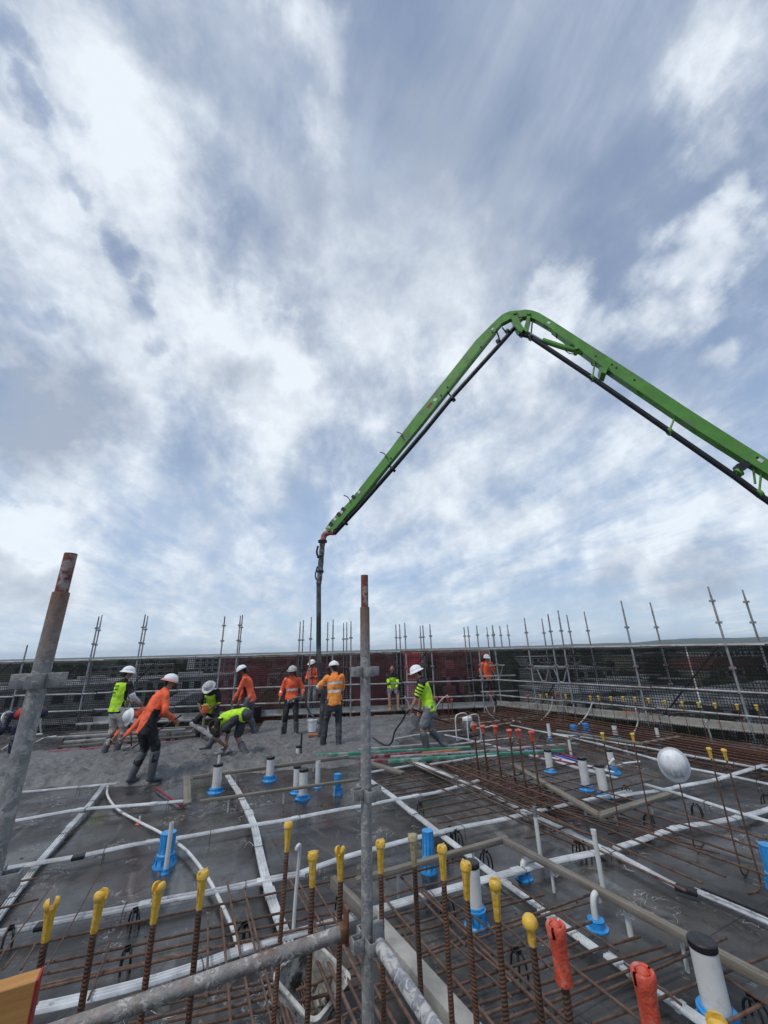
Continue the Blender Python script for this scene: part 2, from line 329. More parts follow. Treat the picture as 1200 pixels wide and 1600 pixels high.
# ---------------------------------------------------------------- mesh building
class MB:
    def __init__(s): s.v = []; s.f = []; s.mi = []; s.uv = {}
    def add(s, vs, fs, mi=0):
        o = len(s.v); s.v += [tuple(v) for v in vs]; s.f += [tuple(i + o for i in f) for f in fs]; s.mi += [mi] * len(fs); return s
    def box(s, c, d, rot=None, mi=0, bev=0.0):
        hx, hy, hz = d[0] / 2, d[1] / 2, d[2] / 2
        if bev <= 0:
            vs = [Vector((x * hx, y * hy, z * hz)) for z in (-1, 1) for y in (-1, 1) for x in (-1, 1)]
            fs = [(0, 2, 3, 1), (4, 5, 7, 6), (0, 1, 5, 4), (2, 6, 7, 3), (0, 4, 6, 2), (1, 3, 7, 5)]
        else:
            bm = bmesh.new(); bmesh.ops.create_cube(bm, size=1, matrix=Matrix.Diagonal((*d, 1)))
            bmesh.ops.bevel(bm, geom=bm.edges[:], offset=bev, segments=2, affect='EDGES', profile=.5)
            bm.verts.index_update(); vs = [v.co.copy() for v in bm.verts]; fs = [tuple(v.index for v in f.verts) for f in bm.faces]; bm.free()
        if rot is not None: vs = [rot @ v for v in vs]
        c = Vector(c); return s.add([v + c for v in vs], fs, mi)
    def beam(s, a, b, w, h, mi=0, up=Vector((0, 0, 1)), bev=0.0):
        a, b = Vector(a), Vector(b); d = b - a; L = d.length; x = d.normalized()
        y = up.cross(x)
        if y.length < 1e-4: y = Vector((1, 0, 0)).cross(x)
        y.normalize(); z = x.cross(y)
        return s.box((a + b) / 2, (L, w, h), Matrix((x, y, z)).transposed(), mi, bev)
    def loft(s, rings, seg=10, caps=True, side=None, mi=0, uvs=False):
        """rings: (centre, rx, ry) following the path; elliptical sections, side = direction of rx"""
        P = [Vector(r[0]) for r in rings]; o = len(s.v); vs = []; prev = side
        for i, (c, rx, ry) in enumerate(rings):
            t = (P[min(i + 1, len(P) - 1)] - P[max(i - 1, 0)])
            t = t.normalized() if t.length > 1e-9 else Vector((0, 0, 1))
            if prev is None:
                prev = Vector((0, 0, 1)) if abs(t.z) < .9 else Vector((1, 0, 0))
            a = (side if side is not None else prev); a = a - t * a.dot(t)
            if a.length < 1e-5: a = Vector((0, 1, 0)) - t * t.y
            a.normalize(); b = t.cross(a); prev = a
            for j in range(seg):
                an = 2 * math.pi * j / seg
                vs.append(P[i] + a * (rx * math.cos(an)) + b * (ry * math.sin(an)))
        fs = []
        for i in range(len(P) - 1):
            for j in range(seg):
                k = (j + 1) % seg
                fs.append((i * seg + j, i * seg + k, (i + 1) * seg + k, (i + 1) * seg + j))
        if caps:
            fs.append(tuple(range(seg - 1, -1, -1))); fs.append(tuple((len(P) - 1) * seg + j for j in range(seg)))
        return s.add(vs, fs, mi)
    def tube(s, pts, r, seg=8, caps=True, mi=0):
        return s.loft([(p, r, r) for p in pts], seg, caps, None, mi)
    def pipe(s, a, b, ro, ri, seg=20, mi=0):           # open hollow pipe
        a, b = Vector(a), Vector(b); o = len(s.v)
        s.loft([(a, ro, ro), (b, ro, ro)], seg, False, None, mi)
        o2 = len(s.v); s.loft([(a, ri, ri), (b, ri, ri)], seg, False, None, mi)
        for j in range(seg):
            k = (j + 1) % seg
            s.f.append((o + seg + j, o + seg + k, o2 + seg + k, o2 + seg + j)); s.mi.append(mi)
        return s
    def lathe(s, prof, seg=24, c=(0, 0, 0), mi=0, axis=None):
        """prof: (radius, z)"""
        c = Vector(c); vs = []; fs = []
        for r, z in prof:
            for j in range(seg):
                an = 2 * math.pi * j / seg; vs.append(Vector((r * math.cos(an), r * math.sin(an), z)))
        for i in range(len(prof) - 1):
            for j in range(seg):
                k = (j + 1) % seg; fs.append((i * seg + j, i * seg + k, (i + 1) * seg + k, (i + 1) * seg + j))
        if prof[0][0] > 1e-4: fs.append(tuple(range(seg - 1, -1, -1)))
        if prof[-1][0] > 1e-4: fs.append(tuple((len(prof) - 1) * seg + j for j in range(seg)))
        if axis is not None: vs = [axis @ v for v in vs]
        return s.add([v + c for v in vs], fs, mi)
    def prism(s, poly, org, ax, ay, an, t, mi=0):
        """2-D polygon extruded by t each way along an"""
        org, ax, ay, an = map(Vector, (org, ax, ay, an)); n = len(poly)
        vs = [org + ax * x + ay * y + an * (-t) for x, y in poly] + [org + ax * x + ay * y + an * t for x, y in poly]
        fs = [tuple(range(n - 1, -1, -1)), tuple(range(n, 2 * n))] + [(i, (i + 1) % n, n + (i + 1) % n, n + i) for i in range(n)]
        return s.add(vs, fs, mi)
    def mesh(s, name, smooth=True, angle=40):
        me = bpy.data.meshes.new(name); me.from_pydata(s.v, [], s.f); me.update()
        bm = bmesh.new(); bm.from_mesh(me); bmesh.ops.recalc_face_normals(bm, faces=bm.faces)
        if smooth:
            for f in bm.faces: f.smooth = True
            for e in bm.edges:
                if len(e.link_faces) == 2 and e.calc_face_angle(0) > R(angle): e.smooth = False
        bm.to_mesh(me); bm.free()
        if len(s.mi) == len(me.polygons): me.polygons.foreach_set('material_index', s.mi)
        return me
    def build(s, name, mats, parent=None, loc=None, smooth=True, angle=40):
        me = s.mesh(name, smooth, angle)
        for m in (mats if isinstance(mats, (list, tuple)) else [mats]): me.materials.append(m)
        return link(name, me, parent, loc)
def link(name, me, parent=None, loc=None):
    o = bpy.data.objects.new(name, me); C.objects.link(o)
    if loc is not None: o.location = loc
    if parent is not None: o.parent = parent
    return o
def tag(o, label=None, cat=None, group=None, kind=None):
    if label: o['label'] = label
    if cat: o['category'] = cat
    if group: o['group'] = group
    if kind: o['kind'] = kind
    return o
def thing(name, label, cat, loc=(0, 0, 0), rz=0., group=None):
    o = bpy.data.objects.new(name, None); C.objects.link(o); o.empty_display_size = .1
    o.location = loc; o.rotation_euler = (0, 0, rz); return tag(o, label, cat, group)
def dup(root, loc=None, rz=None, label=None, group=None, cat=None):
    r = root.copy(); C.objects.link(r)
    if loc is not None: r.location = loc
    if rz is not None: r.rotation_euler = (r.rotation_euler[0], r.rotation_euler[1], rz)
    for ch in list(root.children):
        c = ch.copy(); C.objects.link(c); c.parent = r
        for g in list(ch.children):
            d = g.copy(); C.objects.link(d); d.parent = c
    return tag(r, label, cat, group)
def spline(pts, n=8):
    """Catmull-Rom through points"""
    P = [Vector(p) for p in pts]; P = [P[0] * 2 - P[1]] + P + [P[-1] * 2 - P[-2]]; out = []
    for i in range(1, len(P) - 2):
        for k in range(n):
            t = k / n; a, b, c, d = P[i - 1:i + 3]
            out.append(.5 * ((2 * b) + (c - a) * t + (2 * a - 5 * b + 4 * c - d) * t * t + (3 * b - a - 3 * c + d) * t ** 3))
    out.append(P[-2]); return out
def fbm(x, y, z=0, oct=4, s=1.):
    return noise.fractal(Vector((x * s, y * s, z)), 1.0, 2.0, oct)

M_RUST = mat_rust('rusty_bar_upright', (.10, .047, .028), (.19, .095, .055))
M_RUSTX = mat_rust('rusty_bar_flat', (.10, .058, .042), (.20, .12, .085), axis='X')
M_RUSTR = mat_rust('red_rusty_bar', (.12, .045, .028), (.20, .085, .05), axis='X')
M_GALV = mat_galv('galvanised_tube', 0.0)
M_GALVS = mat_galv('spattered_tube', .10, base=(.36, .335, .31), rusty=.14)
M_GALVP = mat_galv('paint_flecked_tube', .16, base=(.36, .38, .42))
M_SCAF = plain('weathered_scaffold_steel', (.33, .34, .35), .5, .4, .25, 5, dirt=(.22, .10, .06), dirt_amt=.5, dscale=2.)
M_DECK = mat_deck(); M_CONC = mat_concrete_wet(); M_DUCT = mat_duct()
M_TIMB = mat_timber('weathered_timber', (.10, .085, .065), (.20, .17, .13), .55)
M_TIMBY = mat_timber('weathered_timber_long', (.16, .135, .10), (.27, .235, .18), .8, axis=1)
M_LVL = mat_timber('yellow_veneer_timber', (.34, .15, .04), (.52, .26, .08), .0)
M_RED = plain('red_end_paint', (.28, .012, .016), .55, 0, .2, 20)
M_PVC = plain('white_pvc', (.62, .62, .60), .35, 0, .06, 5, dirt=(.40, .38, .35), dirt_amt=.4, dscale=7)
M_BLUE = plain('blue_plastic', (.030, .27, .62), .38, 0, .12, 8, dirt=(.12, .38, .62), dirt_amt=.5, dscale=14)
M_BLACK = plain('black_plastic', (.012, .012, .014), .5, 0, .3, 12)
M_YCAP = plain('yellow_cap_plastic', (.72, .44, .05), .45, 0, .18, 24, .5, 60, dirt=(.46, .38, .24), dirt_amt=.75, dscale=26)
M_OCAP = plain('orange_cap_plastic', (.60, .085, .045), .5, 0, .2, 22, .5, 60, dirt=(.50, .30, .24), dirt_amt=.7, dscale=20)
M_WHITE = plain('white_shell_plastic', (.80, .81, .82), .5, 0, .04, 6, dirt=(.55, .55, .53), dirt_amt=.35, dscale=14)
M_GREEN = plain('boom_green_paint', (.10, .29, .04), .42, 0, .14, 2.2, .2, 30, dirt=(.13, .19, .09), dirt_amt=.7, dscale=2.6)
M_DKST = plain('dark_pipe_steel', (.022, .024, .027), .5, .3, .3, 4)
M_GLED = plain('grey_concrete_plank', (.30, .285, .26), .85, 0, .25, 3, .4, 40, dirt=(.16, .15, .14), dirt_amt=.6, dscale=2)

# ---------------------------------------------------------------- far country
M_LAND = plain('far_ground', (.060, .075, .045), .9, 0, .35, .004, dirt=(.13, .12, .10), dirt_amt=.6, dscale=.006)
M_HILL = plain('wooded_hill', (.055, .085, .060), .95, 0, .3, .002)
mb = MB(); N = 72
rings = [0, 60, 150, 400, 900, 2000, 5000, 12000, 26000]
vs = []
for r in rings:
    for j in range(N):
        a = 2 * math.pi * j / N
        vs.append((r * math.cos(a), r * math.sin(a), -20 + (0 if r < 900 else 3 * fbm(math.cos(a) * 3, math.sin(a) * 3, r))))
fs = []
for i in range(len(rings) - 1):
    for j in range(N):
        k = (j + 1) % N; fs.append((i * N + j, i * N + k, (i + 1) * N + k, (i + 1) * N + j))
mb.add(vs, fs); tag(mb.build('ground', M_LAND), kind='structure')
mb = MB(); vs = []; fs = []; n = 220
for i in range(n + 1):
    a = R(-25 + 115 * i / n); rise = max(0, (i / n - .58)) * 1.9
    for k, (d, hh) in enumerate(((8200, 0), (9600, .55), (11000, 1.0), (12500, .6), (14500, 0))):
        hgt = (14 + 125 * rise) * (.55 + .75 * (fbm(a * 9, k * .15, 4, 5) + .45)) * hh
        vs.append((d * math.sin(a), d * math.cos(a), -22 + max(0, hgt)))
for i in range(n):
    for k in range(4): fs.append((i * 5 + k, (i + 1) * 5 + k, (i + 1) * 5 + k + 1, i * 5 + k + 1))
mb.add(vs, fs); tag(mb.build('hills', M_HILL), kind='structure')

M_CROWN = plain('far_tree_leaves', (.040, .070, .030), .9, 0, .45, .15)
mb = MB(); rnd = random.Random(3)
ico = bmesh.new(); bmesh.ops.create_icosphere(ico, subdivisions=2, radius=1); ico.verts.index_update()
IV = [v.co.copy() for v in ico.verts]; IF = [tuple(v.index for v in f.verts) for f in ico.faces]; ico.free()
for i in range(620):
    a = R(rnd.uniform(-24, 88)); d = 70 + 900 * rnd.random() ** 1.6; s = rnd.uniform(2.6, 5.5) * (1 + d / 900)
    c = Vector((d * math.sin(a), d * math.cos(a), -20 + s * .8)); o3 = rnd.uniform(0, 99)
    mb.add([c + v * s * (.75 + .6 * noise.noise(v * 1.7 + Vector((o3, 0, 0))) + .25 * noise.noise(v * 5 + Vector((0, o3, 0)))) for v in IV], IF)
tag(mb.build('distant_trees', M_CROWN, smooth=False), 'dark green belt of trees between the houses far below the roof', 'trees', kind='stuff')

WALLS = [plain('far_wall_' + n, c, .85, 0, .12, .4) for n, c in (('white', (.66, .66, .64)), ('cream', (.50, .46, .38)), ('grey', (.34, .35, .36)), ('brick', (.26, .13, .09)))]
ROOFS = [plain('far_roof_' + n, c, .6, 0, .12, .3) for n, c in (('white', (.70, .71, .72)), ('grey', (.24, .25, .27)), ('red', (.26, .09, .06)), ('pale', (.48, .50, .52)))]
M_PANE = plain('far_window_glass', (.035, .045, .055), .15, 0, .2, .3)
def far_building(px, dist, w, d, h, base, wi, ri, label, pitched=False, turn=0.0, storeys=2, nwin=7):
    dr = ray(px, 1040); a = math.atan2(dr.x, dr.y)
    b = thing('distant_building', label, 'building', (dist * math.sin(a), dist * math.cos(a), base), -a + turn)
    MB().box((0, 0, h / 2), (w, d, h)).build('wall', WALLS[wi], b, smooth=False)
    m = MB()
    if pitched:
        m.prism([(-w / 2 - .5, 0), (w / 2 + .5, 0), (w / 2 - d * .35, d * .22), (-w / 2 + d * .35, d * .22)], (0, 0, h), (1, 0, 0), (0, 0, 1), (0, 1, 0), d / 2 + .5)
    else:
        m.box((0, 0, h + .2), (w + .8, d + .8, .4)); m.box((w * .2, 0, h + 1.0), (w * .16, d * .3, 1.2))
    m.build('roof', ROOFS[ri], b, smooth=False)
    wm = MB().box((0, 0, 0), (w / nwin * .55, .12, h / storeys * .42)).mesh('window', False); wm.materials.append(M_PANE)
    for s in range(storeys):
        for i in range(nwin):
            link('window', wm, b, ((i + .5) / nwin * w - w / 2, -d / 2 - .01, h * (s + .55) / storeys))
LB = [
    (95, 112, 30, 16, 16.5, 0, 0, 'white office block with rows of dark windows behind netting at far left', False, .1, 4, 9),
    (250, 205, 62, 22, 13, 0, 0, 'long low white building seen through netting behind the leaning worker', False, -.05, 2, 14),
    (175, 260, 30, 20, 9, 1, 0, 'cream building with pale flat roof beyond the left netting', False, .2, 2, 6),
    (315, 150, 16, 12, 8, 2, 3, 'grey shed with pale roof just left of the maroon banner', True, .3, 1, 4),
    (30, 240, 40, 20, 12, 0, 3, 'pale warehouse beside the office block at far left', False, .0, 2, 8),
    (390, 300, 26, 16, 9, 3, 2, 'brick house under red roof beyond the banner', True, .4, 2, 5),
    (470, 230, 30, 18, 11, 1, 1, 'cream building with dark roof behind the banner', False, -.2, 2, 6),
    (880, 240, 40, 22, 10, 0, 0, 'white roofed hall seen through right netting near corner', False, .5, 2, 8),
    (935, 150, 44, 26, 9, 0, 3, 'wide pale warehouse roof in the middle of right netting', False, .6, 1, 8),
    (990, 200, 34, 20, 8, 2, 0, 'grey workshop with white roof below right netting', False, .8, 1, 6),
    (1050, 130, 30, 20, 8, 0, 3, 'pale building with long flat roof beyond the hanging helmet', False, .7, 2, 7),
    (1110, 260, 36, 20, 10, 1, 2, 'cream building with red roof far behind right netting', True, 1., 2, 6),
    (1175, 160, 34, 18, 9, 0, 0, 'white building at far right edge beyond netting', False, 1.1, 2, 6),
    (855, 420, 50, 30, 12, 0, 0, 'distant white block near the corner of the site', False, .4, 2, 9),
    (1010, 420, 60, 30, 12, 1, 3, 'distant cream block left of the helmet', False, .9, 2, 9),
    (1130, 480, 60, 30, 14, 0, 1, 'distant white block with dark roof near right edge', False, .9, 2, 9),
    (210, 420, 60, 26, 14, 1, 0, 'distant cream block beyond long white building', False, .0, 3, 9),
    (330, 460, 40, 26, 18, 0, 1, 'distant tall white block left of the banner', False, .3, 4, 7),
]
for px, di, w, d, h, wi, ri, lb, pt, tn, stz, nw in LB:
    far_building(px, di, w, d, h, -20, wi, ri, lb, pt, tn, stz, nw)

# ---------------------------------------------------------------- the deck
B0, B1 = Vector((-9.2, 18.8, 0)), Vector((9.75, 11.56, 0)); RA, RB = Vector((9.75, 11.56, 0)), Vector((12.2, 1.2, 0))
bt = (B1 - B0).normalized(); bn = Vector((-bt.y, bt.x, 0)); rt = (RB - RA).normalized(); rn = Vector((-rt.y, rt.x, 0))
if bn.y < 0: bn = -bn
if rn.x < 0: rn = -rn
poly = [(-9.2, -5), (12.9, -5), (RB.x - .25, RB.y), (RA.x - .2, RA.y - .25), (B0.x, B0.y - .25)]
MB().prism([(x, y) for x, y in poly], (0, 0, -.3), (1, 0, 0), (0, 1, 0), (0, 0, 1), .3).build('floor', M_DECK, smooth=False)['kind'] = 'structure'
o = MB().prism([(x * .96, y * .96 + .2) for x, y in poly], (0, 0, -10.4), (1, 0, 0), (0, 1, 0), (0, 0, 1), 9.75).build('building_storeys_below', M_GLED, smooth=False)
tag(o, 'grey concrete storeys of the building carrying the deck', 'building', kind='structure')

# fresh concrete: a lumpy sheet with a ragged front edge
edge = [(-9, 10.2), (-4, 9.9), (-2.6, 9.75), (-1.5, 9.45), (-.5, 8.85), (.4, 8.75), (.9, 8.75), (2, 8.35), (2.6, 8.3), (3.1, 8.0), (3.9, 8.2), (4.5, 8.9), (5.1, 9.6), (6.0, 10.6), (6.9, 12.0), (7.6, 12.4)]
def edge_y(x):
    for (a, b), (c, d) in zip(edge, edge[1:]):
        if a <= x <= c: return b + (d - b) * (x - a) / (c - a)
    return 99
def conc_h(x, y):
    e = edge_y(x) + .16 * fbm(x, 0, 3, 4, 1.7)
    s = y - e
    if s < -.25: return None
    yb = B0.y + (x - B0.x) * (B1.y - B0.y) / (B1.x - B0.x) - .45
    yc = 12.75 - .19 * (x + 3) + .05 * fbm(x, 1, 4, 3, 2)
    if x < 1.9: yb = min(yb, yc)
    elif x < 2.6: yb = min(yb, yc + (x - 1.9) * 4)
    if y > yb: return None
    ramp = min(1, max(0, (s + .08) / .42)); ramp = ramp * ramp * (3 - 2 * ramp)
    rough = 1.0 if x < 2.8 else .55
    smoothband = min(1, max(.18, (12.6 - y) / 2.2)) if x < 3.2 else .6
    n = fbm(x, y, 0, 6, 1.1) * .055 + abs(fbm(x, y, 5, 5, 2.3)) * .09 + abs(fbm(x, y * 1.5, 2, 4, 6)) * .08 + max(0, fbm(x, y, 7, 3, 8)) * .05
    n += .05 * max(0, fbm(x * .7, y * 1.6, 9, 3, 1.5))
    return (.115 + .8 * n * rough * smoothband * 1.25) * ramp - .03
st_ = .045; x0, x1, y0, y1 = -6.0, 7.6, 7.7, 17.4
nx, ny = int((x1 - x0) / st_), int((y1 - y0) / st_); idx = {}; vs = []; fs = []
for i in range(nx):
    for j in range(ny):
        x, y = x0 + i * st_, y0 + j * st_; h = conc_h(x, y)
        if h is None: continue
        idx[i, j] = len(vs); vs.append((x + .015 * noise.noise(Vector((x * 9, y * 9, 1))), y + .02 * noise.noise(Vector((x * 9, y * 9, 6))), h))
for (i, j) in idx:
    q = [(i, j), (i + 1, j), (i + 1, j + 1), (i, j + 1)]
    if all(k in idx for k in q):
        v = [idx[k] for k in q]
        if max(vs[a][2] for a in v) > -.004: fs.append(tuple(v))
me = bpy.data.meshes.new('wet_concrete'); me.from_pydata(vs, [], fs); me.materials.append(M_CONC)
for p in me.polygons: p.use_smooth = True
tag(link('wet_concrete', me), 'freshly poured grey concrete spread over the left of the deck', 'concrete', kind='stuff')

# ---------------------------------------------------------------- perimeter scaffold
def on_line(px, A, t, off=0.0, n=None, y=1040):
    """where the vertical plane through the picture column meets the scaffold line"""
    d = ray(px, y); A2 = A + (n * off if n is not None else Vector((0, 0, 0)))
    k = (A2.x * d.y - A2.y * d.x) / (t.y * d.x - t.x * d.y)
    return A2 + t * k
def standard_mesh(h, spig=.5, red=False, r=.0242, seg=8):
    m = MB(); m.tube([(0, 0, 0), (0, 0, h - .18)], r, seg); m.tube([(0, 0, h - .19), (0, 0, h)], r * .78, seg, mi=1)
    z = .55
    while z < h - .25:
        m.box((0, 0, z), (.115, .03, .055)); m.box((0, 0, z), (.03, .115, .055)); z += .5
    return m
def standard(parent, base, top, zb=-.35, red=0):
    h = top - zb
    # couplers at fixed levels z = 0.0, 0.5, 1.0 ...
    m = MB(); m.tube([(0, 0, 0), (0, 0, h - .2)], .0242, 8); m.tube([(0, 0, h - .21), (0, 0, h)], .019, 8, mi=1)
    z = -.0
    while z < top - .3:
        if z > zb + .05:
            m.box((0, 0, z - zb), (.125, .035, .05)); m.box((0, 0, z - zb), (.035, .125, .05))
        z += .5
    o = m.build('standard', [M_SCAF, M_RED2 if red else M_SCAF], parent, (base.x, base.y, zb))
    o.rotation_euler = (random.uniform(-.006, .006), random.uniform(-.006, .006), random.uniform(0, 1.5))
    return o
M_RED2 = plain('red_rust_paint', (.16, .045, .034), .65, .1, .3, 10, dirt=(.22, .2, .19), dirt_amt=.6)
M_PLANK = plain('aluminium_plank', (.36, .36, .36), .5, .4, .2, 2.5, dirt=(.22, .21, .19), dirt_amt=.7, dscale=3)

back = thing('perimeter_scaffold', 'galvanised tube scaffold with rails along the back edge of the deck', 'scaffold', (0, 0, 0))
right = thing('perimeter_scaffold', 'galvanised tube scaffold with rails along the right edge of the deck', 'scaffold', (0, 0, 0))
OFF = 1.25
inner_b = [(143, 963, 1), (217, 960, 1), (345, 963, 1), (371, 962, 0), (484, 964, 0), (520, 968, 0), (548, 970, 0), (635, 973, 0), (676, 975, 0), (750, 977, 0), (776, 976, 0), (28, 1008, 1)]
outer_b = [(154, 961), (226, 962), (376, 961), (467, 971), (473, 969), (511, 972), (537, 973), (542, 972), (619, 976), (624, 975), (658, 978), (663, 977), (728, 980), (734, 979), (763, 980), (771, 979), (785, 978), (797, 976)]
inner_r = [(832, 965, 0), (870, 959, 1), (886, 953, 0), (990, 937, 0), (1133, 914, 0)]
outer_r = [(856, 966), (897, 960), (926, 955), (1032, 940), (1177, 920)]
for px, py, rd in inner_b:
    b = on_line(px, B0, bt, y=py + 60); standard(back, b, zat(px, py, b.x, b.y), -.3, rd)
for px, py in outer_b:
    b = on_line(px, B0, bt, OFF, bn, y=py + 30); standard(back, b, zat(px, py, b.x, b.y), -2.0, random.random() < .25)
for px, py, rd in inner_r:
    b = on_line(px, RA, rt, y=py + 90); standard(right, b, zat(px, py, b.x, b.y), -.3, rd)
for px, py in outer_r:
    b = on_line(px, RA, rt, OFF, rn, y=py + 60); standard(right, b, zat(px, py, b.x, b.y), -2.0, 0)
b = Vector((11.9, 2.6, 0)); standard(right, b, 3.3, -.3); b = RB.copy(); standard(right, b, 3.3, -.3)
b = Vector((-7.6, 18.2, 0)); standard(back, b, 3.3, -.3)
def rails(parent, A, Bp, t, n, levels, off, r=.0242, red=None):
    L = (Bp - A).length
    for z in levels:
        k = 0.0
        while k < L - .1:
            e = min(L, k + 2.44)
            p = A + t * k + n * off; q = A + t * (e - .03) + n * off
            m = MB().tube([p + Vector((0, 0, z + .01)), q + Vector((0, 0, z - .005 + random.uniform(-.012, .012)))], r, 8)
            m.build('ledger', M_RED2 if (red and random.random() < red) else M_SCAF, parent); k = e
rails(back, B0, B1, bt, bn, (.52, 1.0), -.03); rails(back, B0, B1, bt, bn, (2.0,), -.03, red=.15)
rails(back, B0, B1, bt, bn, (2.0,), OFF - .05)
rails(right, RA, RB, rt, rn, (.52, 1.0), -.03); rails(right, RA, RB, rt, rn, (2.0,), -.03, red=.45)
rails(right, RA, RB, rt, rn, (2.0,), OFF - .05)
# walkway boards between the two rows, toe boards, diagonal braces, small brackets
for parent, A, Bp, t, n, zz, mt in ((back, B0, B1, bt, bn, .17, M_PLANK), (right, RA, RB, rt, rn, .20, M_GLED)):
    L = (Bp - A).length; k = 0
    while k < L - .1:
        e = min(L, k + 2.44)
        for w in range(5):
            a = A + t * (k + .02) + n * (.10 + w * .235) + Vector((0, 0, zz + random.uniform(-.006, .006))); c = A + t * (e - .02) + n * (.10 + w * .235) + Vector((0, 0, zz))
            MB().beam(a, c, .215, .05, bev=.006).build('walkway_board', mt, parent)
        a = A + t * (k + .02) + n * .045 + Vector((0, 0, zz + .07)); c = A + t * (e - .02) + n * .045 + Vector((0, 0, zz + .07))
        MB().beam(a, c, .035, .16).build('toe_board', mt if parent is right else M_PLANK, parent)
        k = e
for parent, A, t, n, ks in ((back, B0, bt, bn, (2., 6.9, 11.8, 16.6)), (right, RA, rt, rn, (1., 4.6, 7.2))):
    for k in ks:
        p = A + t * k + n * (OFF - .1); q = A + t * (k + 1.6) + n * (OFF - .1)
        MB().tube([p + Vector((0, 0, .2)), q + Vector((0, 0, 1.95))], .021, 8).build('brace', M_DKST, parent)
for px in (775, 846, 873):      # hop-up brackets under short boards near the corner
    b = on_line(px, B0, bt, .15, bn) if px < 800 else on_line(px, RA, rt, .05, rn)
    t_, n_ = (bt, bn) if px < 800 else (rt, rn)
    m = MB(); z = 1.46
    m.beam(b + t_ * -.25 + Vector((0, 0, z)), b + t_ * .3 + Vector((0, 0, z)), .10, .045)
    m.tube([b + t_ * -.2 + Vector((0, 0, z)), b + t_ * -.05 + Vector((0, 0, z - .42)), b + t_ * .08 + Vector((0, 0, z - .42)), b + t_ * .25 + Vector((0, 0, z))], .017, 6)
    m.build('bracket', M_SCAF, back if px < 800 else right)
for z in (.64, 1.13):
    b = on_line(780, B0, bt, -.12, bn)
    MB().tube([b - bt * .75 + Vector((0, 0, z)), b + bt * .55 + Vector((0, 0, z))], .024, 8).build('ledger', M_SCAF, back)

# screens on the outer row
def sheet(name, mats, P, Q, z0, z1, off, label, cat, wav=.03, group=None, mats_by=None, tilt=0):
    d = Q - P; L = d.length; t = d.normalized(); n = Vector((-t.y, t.x, 0)); nu, nv = max(2, int(L / .16)), 12; vs = []; uvs = []
    for i in range(nu + 1):
        for j in range(nv + 1):
            u = L * i / nu; v = z0 + (z1 - z0) * j / nv
            w = wav * (fbm(u, v, off * 7 + P.x, 3, .9)) * (1.0 if j < nv else .3); sag = -.02 * abs(math.sin(u * 1.3)) * (j / nv)
            vs.append(P + t * u + n * w + Vector((0, 0, v + sag))); uvs.append((u, v - z0))
    fs = [(i * (nv + 1) + j, (i + 1) * (nv + 1) + j, (i + 1) * (nv + 1) + j + 1, i * (nv + 1) + j + 1) for i in range(nu) for j in range(nv)]
    me = bpy.data.meshes.new(name); me.from_pydata(vs, [], fs); lay = me.uv_layers.new(name='UVMap')
    for lp in me.loops: lay.data[lp.index].uv = uvs[lp.vertex_index]
    for m in (mats if isinstance(mats, list) else [mats]): me.materials.append(m)
    if mats_by:
        for p in me.polygons: p.material_index = mats_by(p.center, (p.center - P).dot(t), p.center.z)
    for p in me.polygons: p.use_smooth = True
    return tag(link(name, me), label, cat, group)
M_NETB = mat_net('black_shade_cloth', (.012, .014, .014), .94)
M_NETC = mat_net('black_debris_net', (.010, .011, .012), .76)
M_WIRE = mat_wiremesh('black_safety_mesh', .066, .016, (.012, .012, .013))
M_MAR = mat_net('maroon_banner_cloth', (.17, .035, .052), .84)
M_PNK = mat_net('pink_banner_cloth', (.62, .085, .10), .95); M_PNK2 = mat_net('pale_pink_banner_cloth', (.66, .30, .36), .95)
M_MARD = mat_net('dark_print', (.022, .010, .014), .95); M_MARL = mat_net('faded_print', (.30, .10, .13), .93)
def ob(px): return on_line(px, B0, bt, OFF + .04, bn)
def orr(px): return on_line(px, RA, rt, OFF + .04, rn)
xs = [ob(-160), ob(118), ob(236), ob(342)]
sheet('debris_net', M_NETC, xs[0], xs[1], -1.8, 1.97, 1, 'black debris net behind the leaning left post', 'netting', group='black nets on the back scaffold')
sheet('debris_net', M_NETC, xs[1], xs[2], -1.8, 1.98, 2, 'black debris net behind the worker in pale trousers', 'netting', group='black nets on the back scaffold')
sheet('debris_net', M_NETC, xs[2], xs[3], -1.8, 1.97, 3, 'black debris net between the leaning orange worker and maroon banner', 'netting', group='black nets on the back scaffold')
sheet('banner', [M_MAR, M_RED2], ob(342), ob(618), -1.6, 1.95, 4, 'maroon cloth banner behind the orange-shirted crew at the hose', 'banner', mats_by=lambda c, u, z: 0)
sheet('banner', [M_PNK, M_PNK2], ob(630), ob(660), -1.6, 1.95, 5, 'narrow pink banner with red top beside the sitting worker', 'banner', mats_by=lambda c, u, z: 0 if z > 1.05 else 1)
def print_by(c, u, z):
    if fbm(u, z, 3, 4, 1.1) > .16 and z < 1.6: return 1
    return 2 if fbm(u, z, 8, 4, 1.3) > .20 else 0
sheet('banner', [M_MAR, M_MARD, M_MARL], ob(662), ob(768), -1.6, 1.95, 6, 'dark printed maroon banner between pink banner and corner worker', 'banner', mats_by=print_by)
sheet('debris_net', M_MARD, ob(618), ob(630), -1.7, 1.95, 7, 'narrow black strip of netting between two banners', 'netting', group='black nets on the back scaffold')
sheet('debris_net', M_NETB, ob(768), ob(768) + (orr(806) - ob(768)), -1.8, 1.97, 8, 'black netting wrapped around the far corner', 'netting')
xr = [orr(806), orr(930), orr(1080), orr(1260)]
